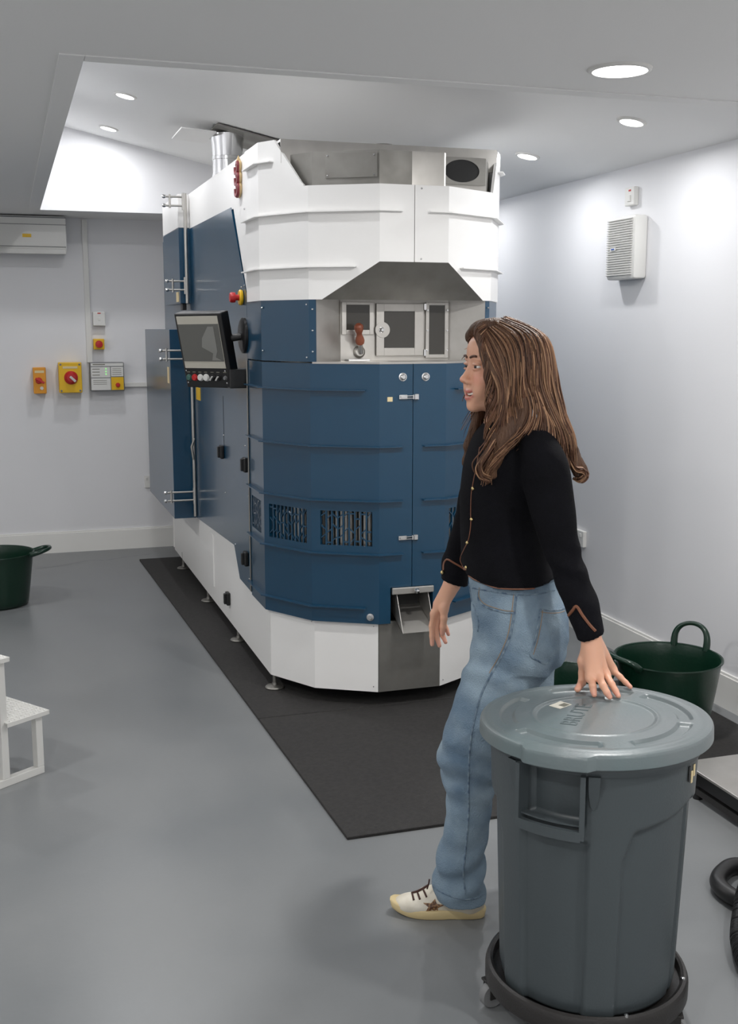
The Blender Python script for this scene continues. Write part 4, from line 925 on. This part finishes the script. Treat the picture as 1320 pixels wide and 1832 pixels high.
for sg in (-1, 1): head += [he(.094, sg*.0125, -.041, .010, .0085, .0072, .006)]
head += [he(.0765, 0, -.072, .013, .030, .026, .014)]
for sg in (-1, 1):
    for ch_pts in ([(0, .0915, -.0672, .0040), (.010, .0900, -.0662, .0038), (.020, .0840, -.0655, .0030), (.028, .0765, -.0640, .0018)], [(0, .0905, -.0855, .0050), (.011, .0885, -.0838, .0047), (.021, .0825, -.0775, .0034), (.028, .0765, -.0655, .0018)]):
        for (s0, f0, u0, r0), (s1, f1, u1, r1) in zip(ch_pts[:-1], ch_pts[1:]): head.append(rcone(hp_(f0, sg*s0, u0), hp_(f1, sg*s1, u1), r0, r1, .005))
for sg in (-1, 1):
    for s0, f0, u0, ru in ((.004, .093, -.0758, .0040), (.013, .090, -.0740, .0038), (.0205, .0845, -.0700, .0028)): head.append(he(f0, sg*s0, u0, .0125, .0075, ru, .003, 's'))
for sg in (-1, 1):
    head += [he(.101, sg*.006, -.0445, .004, .003, .002, .002, 's'), he(.083, sg*.031, .0050, .0108, .0165, .0045, .005), he(.082, sg*.031, -.0082, .0108, .016, .0040, .005)]
NB = at(900, 775, 3.13)
head += [rcone(hp_(-.02, 0, -.045), NB, .050, .052, .02)]
# limbs under the clothes, wrists and hands
body = list(head)
sh_l, el_l, wr_l = at(962, 815, 2.99), at(1005, 985, 2.93), at(1056, 1134, 2.87)
sh_r, el_r, wr_r = at(893, 820, 3.30), at(845, 920, 3.37), at(808, 1046, 3.36)
ch_, wa_, hi_c = at(915, 850, 3.13), at(915, 1010, 3.13), at(928, 1090, 3.13)
body += [ell(ch_, (.085, .125, .16), np.stack([EU, EW, [0, 0, 1]]), .04), ell(wa_, (.085, .11, .15), np.stack([EU, EW, [0, 0, 1]]), .04), ell(hi_c, (.085, .12, .12), np.stack([EU, EW, [0, 0, 1]]), .04),
         rcone(NB, ch_+np.array([0, 0, .05]), .05, .07, .03), rcone(sh_l, sh_r, .028, .028, .04)]
for a, b, c in ((sh_l, el_l, wr_l), (sh_r, el_r, wr_r)): body += [rcone(a, b, .030, .026, .02), rcone(b, c, .027, .025, .02)]
hpl, kn_l, an_l = at(925, 1130, 3.07), at(832, 1370, 3.03), at(828, 1590, 3.03)
hpr, kn_r, an_r = at(945, 1130, 3.20), at(965, 1370, 3.24), at(1000, 1590, 3.30)
for a, b, c in ((hpl, kn_l, an_l), (hpr, kn_r, an_r)): body += [rcone(a, b, .07, .045, .03), rcone(b, c, .042, .032, .02)]
# left hand, palm raised, finger tips pressed on the lid
lidz = lambda x, y: LZ+.0154*(x-BX)-.036*(y-BY)
def lp(px_, py_, h): # point h above the lid plane seen at that direction
    z = LZ-.02
    for _ in range(6): p = pz(px_, py_, z); z = lidz(p[0], p[1])+h
    return pz(px_, py_, z)
W0 = wr_l; 
F_ = {'thumb': [(1044, 1183, .075), (1042.5, 1204, .042), (1041, 1221, .018), (1033, 1233, .009)],
      'index': [(1057, 1212, .040), (1060, 1227, .028), (1061.5, 1236, .016), (1063, 1243, .0075)],
      'middle': [(1071, 1210, .044), (1079, 1227, .032), (1085.5, 1239, .018), (1090.5, 1247, .0075)],
      'ring': [(1084, 1207, .042), (1094, 1224, .030), (1101, 1236, .017), (1106, 1245, .0075)],
      'little': [(1094, 1197, .040), (1109, 1211, .026), (1119, 1221, .015), (1127.5, 1229, .0075)]}
RD = {'thumb': (.0135, .0115, .0105, .0085), 'index': (.0100, .0092, .0082, .0070), 'middle': (.0100, .0094, .0083, .0070), 'ring': (.0096, .0088, .0078, .0066), 'little': (.0086, .0078, .0070, .0060)}
nails = []
for nme, P3 in F_.items():
    Q = [lp(*p) for p in P3]; r = RD[nme]
    for i in range(3): body.append(rcone(Q[i], Q[i+1], r[i], r[i+1], .004))
    root = W0+(Q[0]-W0)*(.25 if nme != 'thumb' else .12); body.append(rcone(root, Q[0], .0165 if nme != 'thumb' else .017, r[0]*1.08, .012))
    nails.append((Q[2], Q[3], r[3]))
kn1, kn2 = lp(*F_['index'][0]), lp(*F_['little'][0]); pc = (W0*.45+(kn1+kn2)/2*.55)
body += [rcone(W0+(kn1-W0)*.35, kn1, .016, .0115, .014), rcone(W0+(kn2-W0)*.35, kn2, .016, .0105, .014), rcone(W0, pc, .0235, .017, .015)]
# right hand hanging, relaxed
Dr = 3.36
def rp(x, y, d=0.): return at(x, y, Dr+d)
G_ = {'index': [(776, 1098, .0), (772, 1120, .0), (772.5, 1138, -.004), (773, 1153, -.006)], 'middle': [(781, 1100, .012), (779, 1124, .012), (782, 1142, .006), (786, 1155, .0)],
      'ring': [(786, 1100, .026), (787, 1122, .028), (792, 1138, .022), (797, 1149, .014)], 'little': [(791, 1096, .036), (794, 1114, .038), (799, 1126, .032), (802, 1135, .026)],
      'thumb': [(794, 1088, -.014), (794, 1106, -.020), (792.5, 1121, -.018), (791.5, 1133, -.014)]}
for nme, P3 in G_.items():
    Q = [rp(*p) for p in P3]; r = [a*.95 for a in RD[nme]]
    for i in range(3): body.append(rcone(Q[i], Q[i+1], r[i], r[i+1], .0035))
    body.append(rcone(wr_r+(Q[0]-wr_r)*.25, Q[0], .0155, r[0]*1.1, .012)); nails.append((Q[2], Q[3], r[3]))
body += [rcone(wr_r, rp(785, 1080, .01), .022, .017, .015)]
def torso_h(P): return None
V, Q = nets(body, .0028)
# skin colours from anatomy
def lin(r, g, b): return np.array(srgb(r, g, b)[:3])
col = np.tile(lin(220, 168, 140), (len(V), 1)); L = (V-HC)@HM.T/HS_
def blend(w, c):
    global col
    w = np.clip(w, 0, 1)[:, None]; col = col*(1-w)+c*w
g3 = lambda c, r: np.exp(-(((L-np.array(c))/np.array(r))**2).sum(1))
blend(.30*noise3(V, 90, 3).clip(0, 1), lin(206, 150, 128))
for sg in (-1, 1): blend(.6*g3((.075, sg*.042, -.032), (.03, .02, .02)), lin(218, 136, 118))
blend(.35*g3((.115, 0, -.038), (.012, .012, .01)), lin(212, 130, 112))
lipm = np.maximum.reduce([g3((f_, s_, u_), (.009, .008, .0040)) for f_, s_, u_ in [(.093, 0, -.0668), (.092, .010, -.0658), (.092, -.010, -.0658), (.085, .020, -.0652), (.085, -.020, -.0652), (.092, 0, -.0858), (.09, .011, -.0842), (.09, -.011, -.0842), (.084, .021, -.0778), (.084, -.021, -.0778)]]); blend(1.5*lipm, lin(190, 104, 96))
inm = g3((.081, 0, -.0750), (.006, .024, .0050)); blend(1.5*inm*(lipm < .5), lin(90, 40, 38))
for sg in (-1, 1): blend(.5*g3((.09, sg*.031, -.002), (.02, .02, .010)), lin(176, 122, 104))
for q0, q1, r in nails:
    blend(.7*np.exp(-((np.linalg.norm(V-(q1+(q0-q1)*.2), axis=1)/.012)**2)), lin(222, 158, 144))
bo = npmesh('body', V, Q, 'skin', pe, col)
def sph(name, c, r, m, parent, n=20): 
    return lathe(name, [(r*math.sin(math.pi*i/12), -r*math.cos(math.pi*i/12)) for i in range(13)], tuple(c), m, parent, n)
for sg in (-1, 1):
    e = sph('eyeball', hp_(.0775, sg*.031, -.0015), .0122, 'eyew', bo); d = Hf*.97+Hs*.22; sph('iris', hp_(.0775, sg*.031, -.0015)+d*.0066, .0072, 'eye', e)
    br = [hp_(.0965-.55*abs(s-.008)**1.0*.28-(0.012 if s > .042 else 0), sg*s, .0215+.004*math.sin((s-.012)/.04*math.pi)) for s in (.010, .018, .026, .034, .042)]
    tube('eyebrow', [np.array(b)-Hf*.0015 for b in spline(br, 4)], [.0016]+[.0034]*15+[.0014], 'brow', bo, 6)
    ls = [hp_(.0775+.0128*math.cos(t), sg*(.031)+.0128*math.sin(t), .0035) for t in np.linspace(-1.1, 1.1, 10)]; tube('lash_line', ls, .0017, 'brow', bo, 5)
ell_t = [hp_(.0855-13*s*s, s, -.0735+12*s*s) for s in np.linspace(-.020, .020, 11)]
tube('teeth', ell_t, [.0016]+[.0034]*9+[.0016], 'teeth', bo, 8)
# nails
NV = []
# ---------------------------------------------------------------- jeans
JL = [row(y, a, b, D, dp) for y, a, b, D, dp in ((1095, 848, 1000, 3.085, .085), (1130, 853, 1008, 3.08, .092), (1180, 838, 996, 3.07, .095), (1215, 825, 968, 3.06, .090), (1250, 814, 945, 3.05, .084), (1284, 803, 928, 3.04, .078), (1340, 784, 905, 3.03, .072), (1370, 783, 897, 3.03, .070), (1403, 797, 885, 3.03, .067), (1459, 799, 878, 3.03, .066), (1522, 785, 868, 3.03, .066), (1557, 776, 865, 3.03, .068), (1590, 773, 868, 3.03, .070), (1612, 785, 868, 3.03, .070))]
JR = [row(y, a, b, D, dp) for y, a, b, D, dp in ((1095, 852, 1005, 3.17, .085), (1140, 856, 1012, 3.18, .090), (1200, 858, 990, 3.20, .090), (1260, 872, 988, 3.22, .082), (1370, 905, 1000, 3.24, .070), (1460, 930, 1012, 3.26, .066), (1590, 955, 1045, 3.30, .070))]
JP = [row(y, a, b, 3.125, dp) for y, a, b, dp in ((1030, 838, 996, .135), (1060, 842, 1000, .145), (1100, 846, 1014, .162), (1135, 851, 1016, .168), (1165, 850, 1010, .160), (1180, 850, 1003, .15))]
jeans = [loft(JL, .03), loft(JR, .03), loft(JP, .03)]
for q in JP[1:2]: pass
hemz = at(820, 1607, 3.03)[2]
sx = lambda y: at(0, y, 3.05)[2]
kz = at(830, 1375, 3.03)[2]
def jdisp(P):
    z = P[:, 2]; u = P@EU; v = P@EW
    k_ = np.exp(-((z-kz)/.10)**2); a = np.exp(-((z-hemz-.10)/.10)**2); hpz = np.exp(-((z-sx(1165))/.06)**2)
    w = .0065*k_*np.sin(85*z+18*u+3*np.sin(30*v+5*u))+.0062*a*np.sin(70*z-26*u+2*np.sin(24*v))+.0045*hpz*np.sin(75*z+35*u+2*np.sin(25*v))
    return w+.0022*noise3(P, 60, 5)+.0012*noise3(P, 130, 6)
tilt_hem = lambda P: hemz+.012*((P-at(820, 1607, 3.03))@EU)*-1.2-P[:, 2]
V, Q = nets(jeans, .0042, jdisp, lambda P: np.maximum(tilt_hem(P), P[:, 2]-at(900, 1034, 3.1)[2]))
Tj = bvh(V, Q)
wz = V[:, 2]; uu = V@EU
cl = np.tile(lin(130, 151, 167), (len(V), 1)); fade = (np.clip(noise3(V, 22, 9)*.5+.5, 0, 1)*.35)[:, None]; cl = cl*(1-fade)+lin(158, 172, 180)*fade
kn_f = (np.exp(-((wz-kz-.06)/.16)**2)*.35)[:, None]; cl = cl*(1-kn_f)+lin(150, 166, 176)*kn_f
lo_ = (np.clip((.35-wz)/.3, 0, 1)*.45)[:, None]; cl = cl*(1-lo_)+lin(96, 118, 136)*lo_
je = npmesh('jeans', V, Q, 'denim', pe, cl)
def seam(name, pts, r, m, off=.001, n=8):
    L_ = surfline(Tj, pts, off, n)
    if len(L_) > 2: return tube(name, L_, r, m, je, 6)
sl = [(924, 1062), (919, 1105), (912, 1140), (897, 1175), (880, 1204), (860, 1245), (846, 1300), (840, 1345), (838, 1400), (838, 1459), (833, 1520), (829, 1560), (832, 1600)]
seam('side_seam', sl, .0028, 'dseam', .0005); seam('seam_stitch', [(a-5, b) for a, b in sl[:5]], .0011, 'stitch')
pk = [(966, 1090), (963, 1115), (957, 1145), (949, 1172), (962, 1182), (975, 1188), (984, 1180)]
seam('back_pocket_edge', pk, .0024, 'dseam', .001); seam('back_pocket_edge', [(966, 1090), (985, 1092), (1000, 1091), (1010, 1088)], .0022, 'dseam', .001); seam('pocket_stitch', [(a+5, b-1) for a, b in pk[:4]], .0010, 'stitch', .001); seam('pocket_stitch', [(968, 1095), (985, 1097), (1000, 1096), (1010, 1093)], .001, 'stitch', .001)
fp_ = [(856, 1055), (856, 1072), (866, 1084), (884, 1091), (903, 1096), (919, 1097)]
seam('front_pocket_edge', fp_, .0030, 'dseam', .0005); seam('pocket_stitch', [(a+1, b-3.5) for a, b in fp_], .0010, 'stitch', .002)
seam('fly_seam', [(840, 1045), (841, 1065), (850, 1090), (856, 1110), (855, 1130)], .0026, 'dseam', .0005)
seam('waistband_seam', [(845, 1052), (880, 1058), (925, 1064), (960, 1063), (992, 1056)], .0022, 'dseam', .0005)
seam('hem_seam', [(772, 1583), (785, 1594), (805, 1603), (830, 1609), (855, 1606), (866, 1600)], .0022, 'dseam', .0)
# ---------------------------------------------------------------- cardigan
TR_ = [row(y, a, b, D, dp) for y, a, b, D, dp in ((752, 872, 945, 3.14, .075), (768, 852, 975, 3.14, .125), (785, 842, 992, 3.14, .160), (805, 836, 1000, 3.14, .172), (830, 829, 1000, 3.13, .165), (860, 824, 1000, 3.13, .155), (885, 821, 998, 3.13, .148), (920, 823, 990, 3.13, .140), (960, 825, 984, 3.13, .138), (1000, 824, 990, 3.13, .150), (1020, 828, 998, 3.13, .160), (1035, 834, 1002, 3.13, .162), (1052, 845, 1000, 3.13, .158), (1058, 850, 996, 3.13, .155))]
AL = [row(y, a, b, D, dp) for y, a, b, D, dp in ((762, 930, 975, 3.02, .035), (776, 926, 990, 3.00, .048), (792, 924, 1001, 2.99, .056), (812, 926, 1012, 2.98, .060), (835, 930, 1019, 2.97, .056), (870, 936, 1024, 2.96, .052), (915, 947, 1029, 2.95, .050), (955, 960, 1031, 2.94, .048), (985, 970, 1037, 2.93, .048), (1003, 978, 1046, 2.925, .048), (1018, 985, 1047, 2.92, .046), (1040, 993, 1057, 2.91, .044), (1075, 1006, 1070, 2.895, .041), (1100, 1015, 1077, 2.885, .040), (1125, 1026, 1081, 2.875, .040), (1146, 1034, 1083, 2.87, .040))]
AR = [row(y, a, b, D, dp) for y, a, b, D, dp in ((785, 862, 925, 3.30, .045), (830, 838, 905, 3.34, .052), (880, 822, 885, 3.36, .050), (930, 812, 868, 3.37, .047), (965, 804, 860, 3.37, .045), (1000, 791, 847, 3.37, .043), (1020, 790, 838, 3.36, .041), (1048, 788, 836, 3.36, .040))]
card = [loft(TR_, .025), loft(AL, .018), loft(AR, .018)]
cA, cB = at(1036, 1146, 2.87), at(1081, 1131, 2.87); cC, cD = at(790, 1035, 3.36), at(836, 1049, 3.36)
elz = at(1005, 1005, 2.93)[2]; hz = at(900, 1040, 3.13)[2]
def cdisp(P):
    z = P[:, 2]; u = P@EU; v = P@EW; nl = at(1000, 950, 2.95)@EU
    e = np.exp(-((z-elz)/.05)**2)*np.exp(-((u-at(1020, 1000, 2.93)@EU)/.05)**2); b = np.exp(-((z-hz-.02)/.035)**2)
    return .006*e*np.sin(95*z+40*u)+.004*b*np.sin(60*z+20*u+3*np.sin(16*v))+.002*noise3(P, 38, 2)+.0012*np.sin(z*30+u*50+2*np.sin(v*20))
def halfplane(a, b, lim_u0, lim_u1):
    a, b = np.array(a), np.array(b)
    def f(P):
        ua, ub = a@EU, b@EU; u = P@EU; zc_ = a[2]+(b[2]-a[2])*np.clip((u-ua)/(ub-ua), -.3, 1.3); return zc_-P[:, 2]
    return f
fL, fR = halfplane(cA, cB, 0, 0), halfplane(cC, cD, 0, 0)
uL0 = at(1003, 1120, 2.88)@EU; uR1 = at(842, 1040, 3.36)@EU
def cclip(P):
    u = P@EU; v = P@EW; isL = (v < 3.02) & (u > at(1000, 1060, 2.88)@EU); isR = (v > 3.31) & (u < uR1)
    # hem lower in the middle, higher at both ends
    uc = at(920, 1057, 3.0)@EU; hemc = at(920, 1055, 2.98)[2]+.95*(u-uc)**2+np.where(u > uc, .5, 0)*(u-uc)**2+.02*np.clip((v-3.0)/.3, 0, 1)*0
    return np.where(isL, fL(P), np.where(isR, fR(P), hemc-P[:, 2]))
V, Q = nets(card, .0046, cdisp, cclip); Tc = bvh(V, Q)
ca_ = npmesh('cardigan', V, Q, 'knit', pe)
def ctrim(name, pts, r, m, off=.0005, n=8):
    L_ = surfline(Tc, pts, off, n)
    if len(L_) > 2: return tube(name, L_, r, m, ca_, 6)
ctrim('placket_edge', [(858, 800), (853, 830), (847, 860), (843, 884), (842, 915), (842, 940), (838, 965), (829, 985), (823, 1000), (827, 1012), (834, 1020)], .0016, 'tan', .0)
for x, y in ((845, 874), (842.5, 929), (835, 971), (833, 1015)):
    p = onsurf(Tc, x+1, y, .002)
    if p is not None: sph('button', p, .0052, 'gold', ca_, 10)
ctrim('hem_trim', [(838, 1030), (860, 1043), (890, 1052), (925, 1054), (960, 1052), (990, 1042)], .0022, 'tan', .0)
ctrim('cuff_trim', [(1017, 1101), (1024, 1092), (1031, 1085), (1042, 1101), (1054, 1117), (1065, 1129)], .0042, 'tan', .0)
ctrim('cuff_trim', [(793, 1020), (794, 1008), (800, 1001), (812, 1007), (824, 1014), (832, 1019)], .0032, 'tan', .0)
p = at(791, 1024, 3.33); sph('cuff_button', p, .006, 'gold', ca_, 10)
p = at(833, 1022, 3.0)
ctrim('collar_trim', [(880, 765), (878, 775), (872, 785), (864, 795), (858, 802)], .0018, 'tan', .0)
chn = [at(872, 752, 3.07), at(876, 764, 3.06), at(880, 772, 3.06)]; tube('necklace', [at(866, 750, 3.09), at(872, 762, 3.065), at(878, 770, 3.055), at(884, 766, 3.05)], .0016, 'gold', pe, 6)
# ---------------------------------------------------------------- shoes
def shoe(heel, toe, name='shoe'):
    heel, toe = np.array(heel), np.array(toe); f = toe-heel; L_ = np.linalg.norm(f); f /= L_; s = np.array([-f[1], f[0], 0]); s = -s if s@EW > 0 else s  # s points to the viewer side
    P_ = lambda a, b, c: heel+f*a*L_+s*b+np.array([0, 0, c])
    R = np.stack([f, s, [0, 0, 1]])
    up = [ell(P_(.16, 0, .045), (.042, .032, .045), R, .02), ell(P_(.40, 0, .040), (.075, .037, .040), R, .03), ell(P_(.72, .003, .028), (.070, .043, .030), R, .03), rcone(P_(.30, 0, .075), P_(.62, 0, .052), .034, .026, .02), rcone(P_(.15, 0, .05), P_(.18, 0, .085), .034, .031, .02)]
    V, Q = nets(up, .0035, None, lambda P: .012-P[:, 2]); T = bvh(V, Q); o = npmesh(name, V, Q, 'shoe', pe)
    n = 56; ring = []
    for i in range(n):
        t = 2*math.pi*i/n; a = .5-.5*math.cos(t); wd = (.036+.012*math.sin(math.pi*np.clip((a-.35)/.65, 0, 1)))*abs(math.sin(t))**.55*(1 if math.sin(t) > 0 else -1); ring.append((a, wd))
    V = []; 
    for k, (dz, sc_) in enumerate(((0, .93), (.004, 1.), (.024, 1.03), (.028, .98))):
        for a, wd in ring:
            z = dz+.016*max(0, (a-.72)/.28)**2; V.append(P_(.5+(a-.5)*(sc_ if k else .97), wd*sc_, z))
    F = [(k*n+i, k*n+(i+1) % n, (k+1)*n+(i+1) % n, (k+1)*n+i) for k in range(3) for i in range(n)]+[tuple(range(n-1, -1, -1)), tuple(range(3*n, 4*n))]
    mk('sole', fixn((V, F)), 'sole', o, True, 60)
    return o, T
hl, tt_ = pz(867, 1638, .0), pz(700, 1622, .012); tt_[2] = 0; hl[2] = 0
so_, Ts = shoe(hl, tt_); so_['label'] = 'cream low trainer with brown laces and brown star'
def ss_(x, y, off=.0): return onsurf(Ts, x, y, off)
st = []
cx_, cy_ = 775, 1622
import itertools
pts = []
for i in range(10):
    a = -math.pi/2+.15+i*math.pi/5; r = (19, 8.5)[i % 2]; p = ss_(cx_+r*1.05*math.cos(a), cy_+r*.72*math.sin(a), .0022); pts.append(p)
if all(p is not None for p in pts):
    c = ss_(cx_, cy_, .003); V = [tuple(c)]+[tuple(p) for p in pts]+[tuple(np.array(p)+EW*.004) for p in pts]; mk('star_patch', (V, [(0, 1+i, 1+(i+1) % 10) for i in range(10)]+[(1+i, 11+i, 11+(i+1) % 10, 1+(i+1) % 10) for i in range(10)]), 'star', so_)
for pts in ([(737, 1597), (740, 1610)], [(746, 1594), (751, 1609)], [(756, 1589), (763, 1605)], [(766, 1583), (775, 1600)]):
    q = [ss_(x, y, .002) for x, y in [pts[0], ((pts[0][0]+pts[1][0])/2, (pts[0][1]+pts[1][1])/2), pts[1]]]
    if all(a is not None for a in q): tube('lace', q, .0030, 'lace', so_, 6)
q = [ss_(x, y, .0022) for x, y in spline([(736, 1598, 0), (746, 1595, 0), (756, 1590, 0), (766, 1584, 0)], 4)[:, :2]]; q = [a for a in q if a is not None]
if len(q) > 2: tube('lace', q, .0040, 'lace', so_, 6)
q = [at(764, 1590, 3.01), at(767, 1580, 3.0), at(768, 1573, 3.0)]; tube('lace', q, .0024, 'lace', so_, 6)
fd = (tt_-hl); o2, _ = shoe(np.array([an_r[0], an_r[1], 0])-fd*.25+np.array([.03, 0, 0]), np.array([an_r[0], an_r[1], 0])+fd*.75+np.array([.03, 0, 0])); o2['label'] = 'right trainer hidden behind the bin'
# ---------------------------------------------------------------- hair: mass plus many wavy strands
# guides: (x, y, D) pixels/depth read off the head, near side first
GD = [
 # near side, from the parting over the temple and down in front of the shoulder
 [(862, 588, 3.055), (868, 625, 3.020), (878, 662, 3.005), (893, 700, 2.995), (893, 745, 2.990), (880, 790, 2.985), (868, 830, 2.985), (872, 862, 2.985)],
 [(868, 580, 3.060), (884, 615, 3.015), (895, 655, 2.998), (905, 700, 2.990), (906, 750, 2.985), (893, 800, 2.980), (880, 838, 2.985), (884, 850, 2.985)],
 [(875, 575, 3.065), (900, 610, 3.012), (912, 650, 2.992), (920, 700, 2.985), (920, 750, 2.985), (906, 790, 2.975), (893, 815, 2.975), (888, 832, 2.98)],
 [(885, 571, 3.070), (918, 605, 3.015), (932, 650, 2.995), (938, 700, 2.985), (938, 735, 2.985), (932, 765, 2.975), (915, 790, 2.97), (905, 800, 2.97)],
 [(893, 569, 3.075), (935, 602, 3.025), (952, 650, 3.005), (958, 700, 3.000), (968, 735, 3.005), (988, 770, 3.02), (1003, 805, 3.03), (1014, 835, 3.04)],
 [(900, 568, 3.080), (950, 602, 3.045), (970, 650, 3.030), (976, 700, 3.030), (988, 740, 3.035), (1008, 775, 3.05), (1022, 810, 3.06), (1030, 848, 3.06)],
 [(905, 568, 3.085), (960, 605, 3.075), (980, 655, 3.070), (986, 705, 3.070), (998, 745, 3.075), (1016, 780, 3.08), (1030, 820, 3.08), (1043, 842, 3.08), (1036, 854, 3.08)],
 [(905, 567, 3.10), (962, 607, 3.11), (982, 655, 3.12), (986, 705, 3.12), (994, 745, 3.12), (1008, 780, 3.12), (1018, 820, 3.12)],
 [(900, 567, 3.11), (955, 600, 3.14), (972, 655, 3.16), (974, 705, 3.17), (978, 745, 3.17), (985, 790, 3.18)],
 # far side
 [(880, 569, 3.11), (920, 590, 3.17), (930, 650, 3.20), (930, 710, 3.20), (935, 760, 3.22), (935, 800, 3.24)],
 [(872, 572, 3.10), (895, 590, 3.17), (898, 650, 3.195), (890, 710, 3.20), (880, 760, 3.21), (870, 800, 3.22)],
 [(862, 577, 3.09), (862, 592, 3.16), (862, 630, 3.185), (866, 690, 3.185), (858, 745, 3.18), (848, 785, 3.17), (838, 815, 3.16), (832, 830, 3.16)],
 [(856, 583, 3.08), (848, 592, 3.13), (846, 606, 3.16), (856, 680, 3.18), (852, 745, 3.17), (842, 785, 3.16), (836, 800, 3.16)],
 # crown towards the forehead
 [(893, 569, 3.07), (872, 573, 3.05), (858, 585, 3.05), (862, 610, 3.03), (870, 640, 3.01), (882, 672, 3.00), (894, 700, 2.995)],
 [(893, 569, 3.09), (868, 573, 3.09), (850, 585, 3.09), (843, 597, 3.11), (842, 606, 3.13)],
]
GD = [[(x, y+9*max(0, 1-(y-565)/45), D) for x, y, D in g] for g in GD]
GP = [np.array([at(*p) for p in g]) for g in GD]
scalp = [he(-.016, 0, .028, .102, .084, .088, .02)]
face_cut = [he(.105, 0, -.035, .062, .075, .088, .02, 's')]
mass = list(scalp)
wd_ = [.018]*15
for gi, g in enumerate(GP):
    gs = spline(g, 3); n = len(gs)
    if gi in (13, 14): r_ = lambda t: .010
    elif gi in (11, 12): r_ = lambda t: .012*(1-.3*t)
    elif gi == 0: r_ = lambda t: .009-.002*t
    else: r_ = lambda t: min(.007+.04*t, .012-.004*max(0, t-.55)/.45)
    for i in range(n-1): mass.append(rcone(gs[i], gs[i+1], r_(i/n), r_((i+1)/n), .014))
def hclip(P):
    L = (P-HC)@HM.T/HS_
    # keep the face free: ahead of the hairline
    c = (L-np.array([.085, .0, -.030]))/np.array([.052, .068, .086]); d = (1-np.sqrt((c**2).sum(1)))*.05
    return d
V, Q = nets(mass, .0045, lambda P: .002*noise3(P*np.array([1, 1, .35]), 190, 8)+.0015*noise3(P*np.array([1, 1, .2]), 420, 11), hclip)
hv = noise3(V*np.array([1, 1, .25]), 150, 4)*.5+.5
hc = lin(66, 45, 34)*(1-hv[:, None]*.6)+lin(112, 82, 60)*hv[:, None]*.6
ha = npmesh('hair', V, Q, 'hair', pe, hc)
SV, SF, SCc = [], [], []; off = 0
rs = np.random.default_rng(11)
order = [0, 1, 2, 3, 4, 5, 6, 7, 8]
def emit(path, r0, c, tip=.3):
    global off
    n = len(path); rad = r0*np.interp(np.linspace(0, 1, n), [0, .08, .7, 1], [.5, 1, .9, tip]); v, f = tube_vf(path, rad, 4, False)
    SV.extend(v); SF.extend([[i+off for i in q] for q in f]); SCc.append(np.tile(c, (len(v), 1))*np.repeat(1+.25*np.sin(np.linspace(0, 7, n)+rs.random()*6), 4)[:, None]); off += len(v)
gN = [spline(g, 6) for g in GP]
def resamp(P, n=34):
    s = np.concatenate([[0], np.cumsum(np.linalg.norm(np.diff(P, axis=0), axis=1))]); t = np.linspace(0, s[-1], n); return np.stack([np.interp(t, s, P[:, i]) for i in range(3)], 1)
gR = [resamp(g) for g in gN]
pairs = [(0, 1, 150), (1, 2, 170), (2, 3, 170), (3, 4, 150), (4, 5, 180), (5, 6, 170), (6, 7, 110), (7, 8, 40), (8, 9, 20), (9, 10, 16), (10, 11, 24), (11, 12, 46), (13, 0, 46), (14, 12, 30)]
cols = [lin(84, 58, 44), lin(104, 74, 56), lin(128, 94, 70), lin(158, 122, 94), lin(94, 64, 48), lin(70, 48, 38)]
for a, b, n in pairs:
    for i in range(n):
        t = rs.random(); P = gR[a]*(1-t)+gR[b]*t
        if (a, b) == (3, 4): # they part over the shoulder
            P = gR[a] + (gR[b]-gR[a])*(t**(.6 if t < .5 else 1.4))
        s = np.linspace(0, 1, len(P)); ph = rs.random()*6.28; amp = .002+.014*s**1.4
        out = (P-HC); out[:, 2] *= .25; out /= np.linalg.norm(out, axis=1)[:, None]+1e-6
        rr_ = (.019+.006*rs.random()) if a not in (13, 14, 11, 12) else .011+.004*rs.random()
        if a == 0 or b == 0: rr_ = .014+.004*rs.random()
        cluster = 2*np.pi*(s*2.1)+a*.8+.5*ph*0+rs.normal()*.35
        side = np.cross(out, [0, 0, 1.]); side /= np.linalg.norm(side, axis=1)[:, None]
        P = P+out*(rr_*np.minimum(1, .45+s*3)*(1-.35*s))[:, None]*(.8+.3*rs.random())+(side*np.sin(cluster)[:, None]+out*.7*np.cos(cluster)[:, None])*amp[:, None]+rs.normal(size=3)*.002*1
        k0 = int(rs.integers(0, 3)); k1 = len(P)-int(rs.integers(0, 7)); c = cols[int(rs.integers(0, len(cols)))]*(.8+.4*rs.random())
        if a == 5 or a == 6 or b == 6: c = c*1.15
        emit(P[k0:k1], .0016+.0014*rs.random(), c)
# curled ends
for k in range(26):
    j = rs.normal(size=3)*.004; emit(spline([at(1018, 815, 3.05)+j, at(1030, 838, 3.05)+j, at(1044, 842, 3.05)+j*1.2, at(1048, 850, 3.05)+j, at(1038, 859, 3.05)+j, at(1026, 856, 3.06)+j*.6], 7), .0022, cols[int(rs.integers(0, 5))]*1.1)
for k in range(26):
    j = rs.normal(size=3)*.005; emit(spline([at(884, 790, 2.97)+j, at(870, 812, 2.965)+j, at(858, 832, 2.965)+j*1.2, at(862, 850, 2.965)+j, at(876, 857, 2.965)+j], 7), .0022, cols[int(rs.integers(0, 5))])
me = bpy.data.meshes.new('hair_strands'); me.from_pydata([tuple(v) for v in SV], [], SF); me.update(); ca = me.color_attributes.new('Col', 'FLOAT_COLOR', 'POINT')
ca.data.foreach_set('color', np.hstack([np.concatenate(SCc), np.ones((len(SV), 1))]).astype('f').ravel())
tag(mkme('hair_strands', me, 'hair', ha, True), kind='stuff')
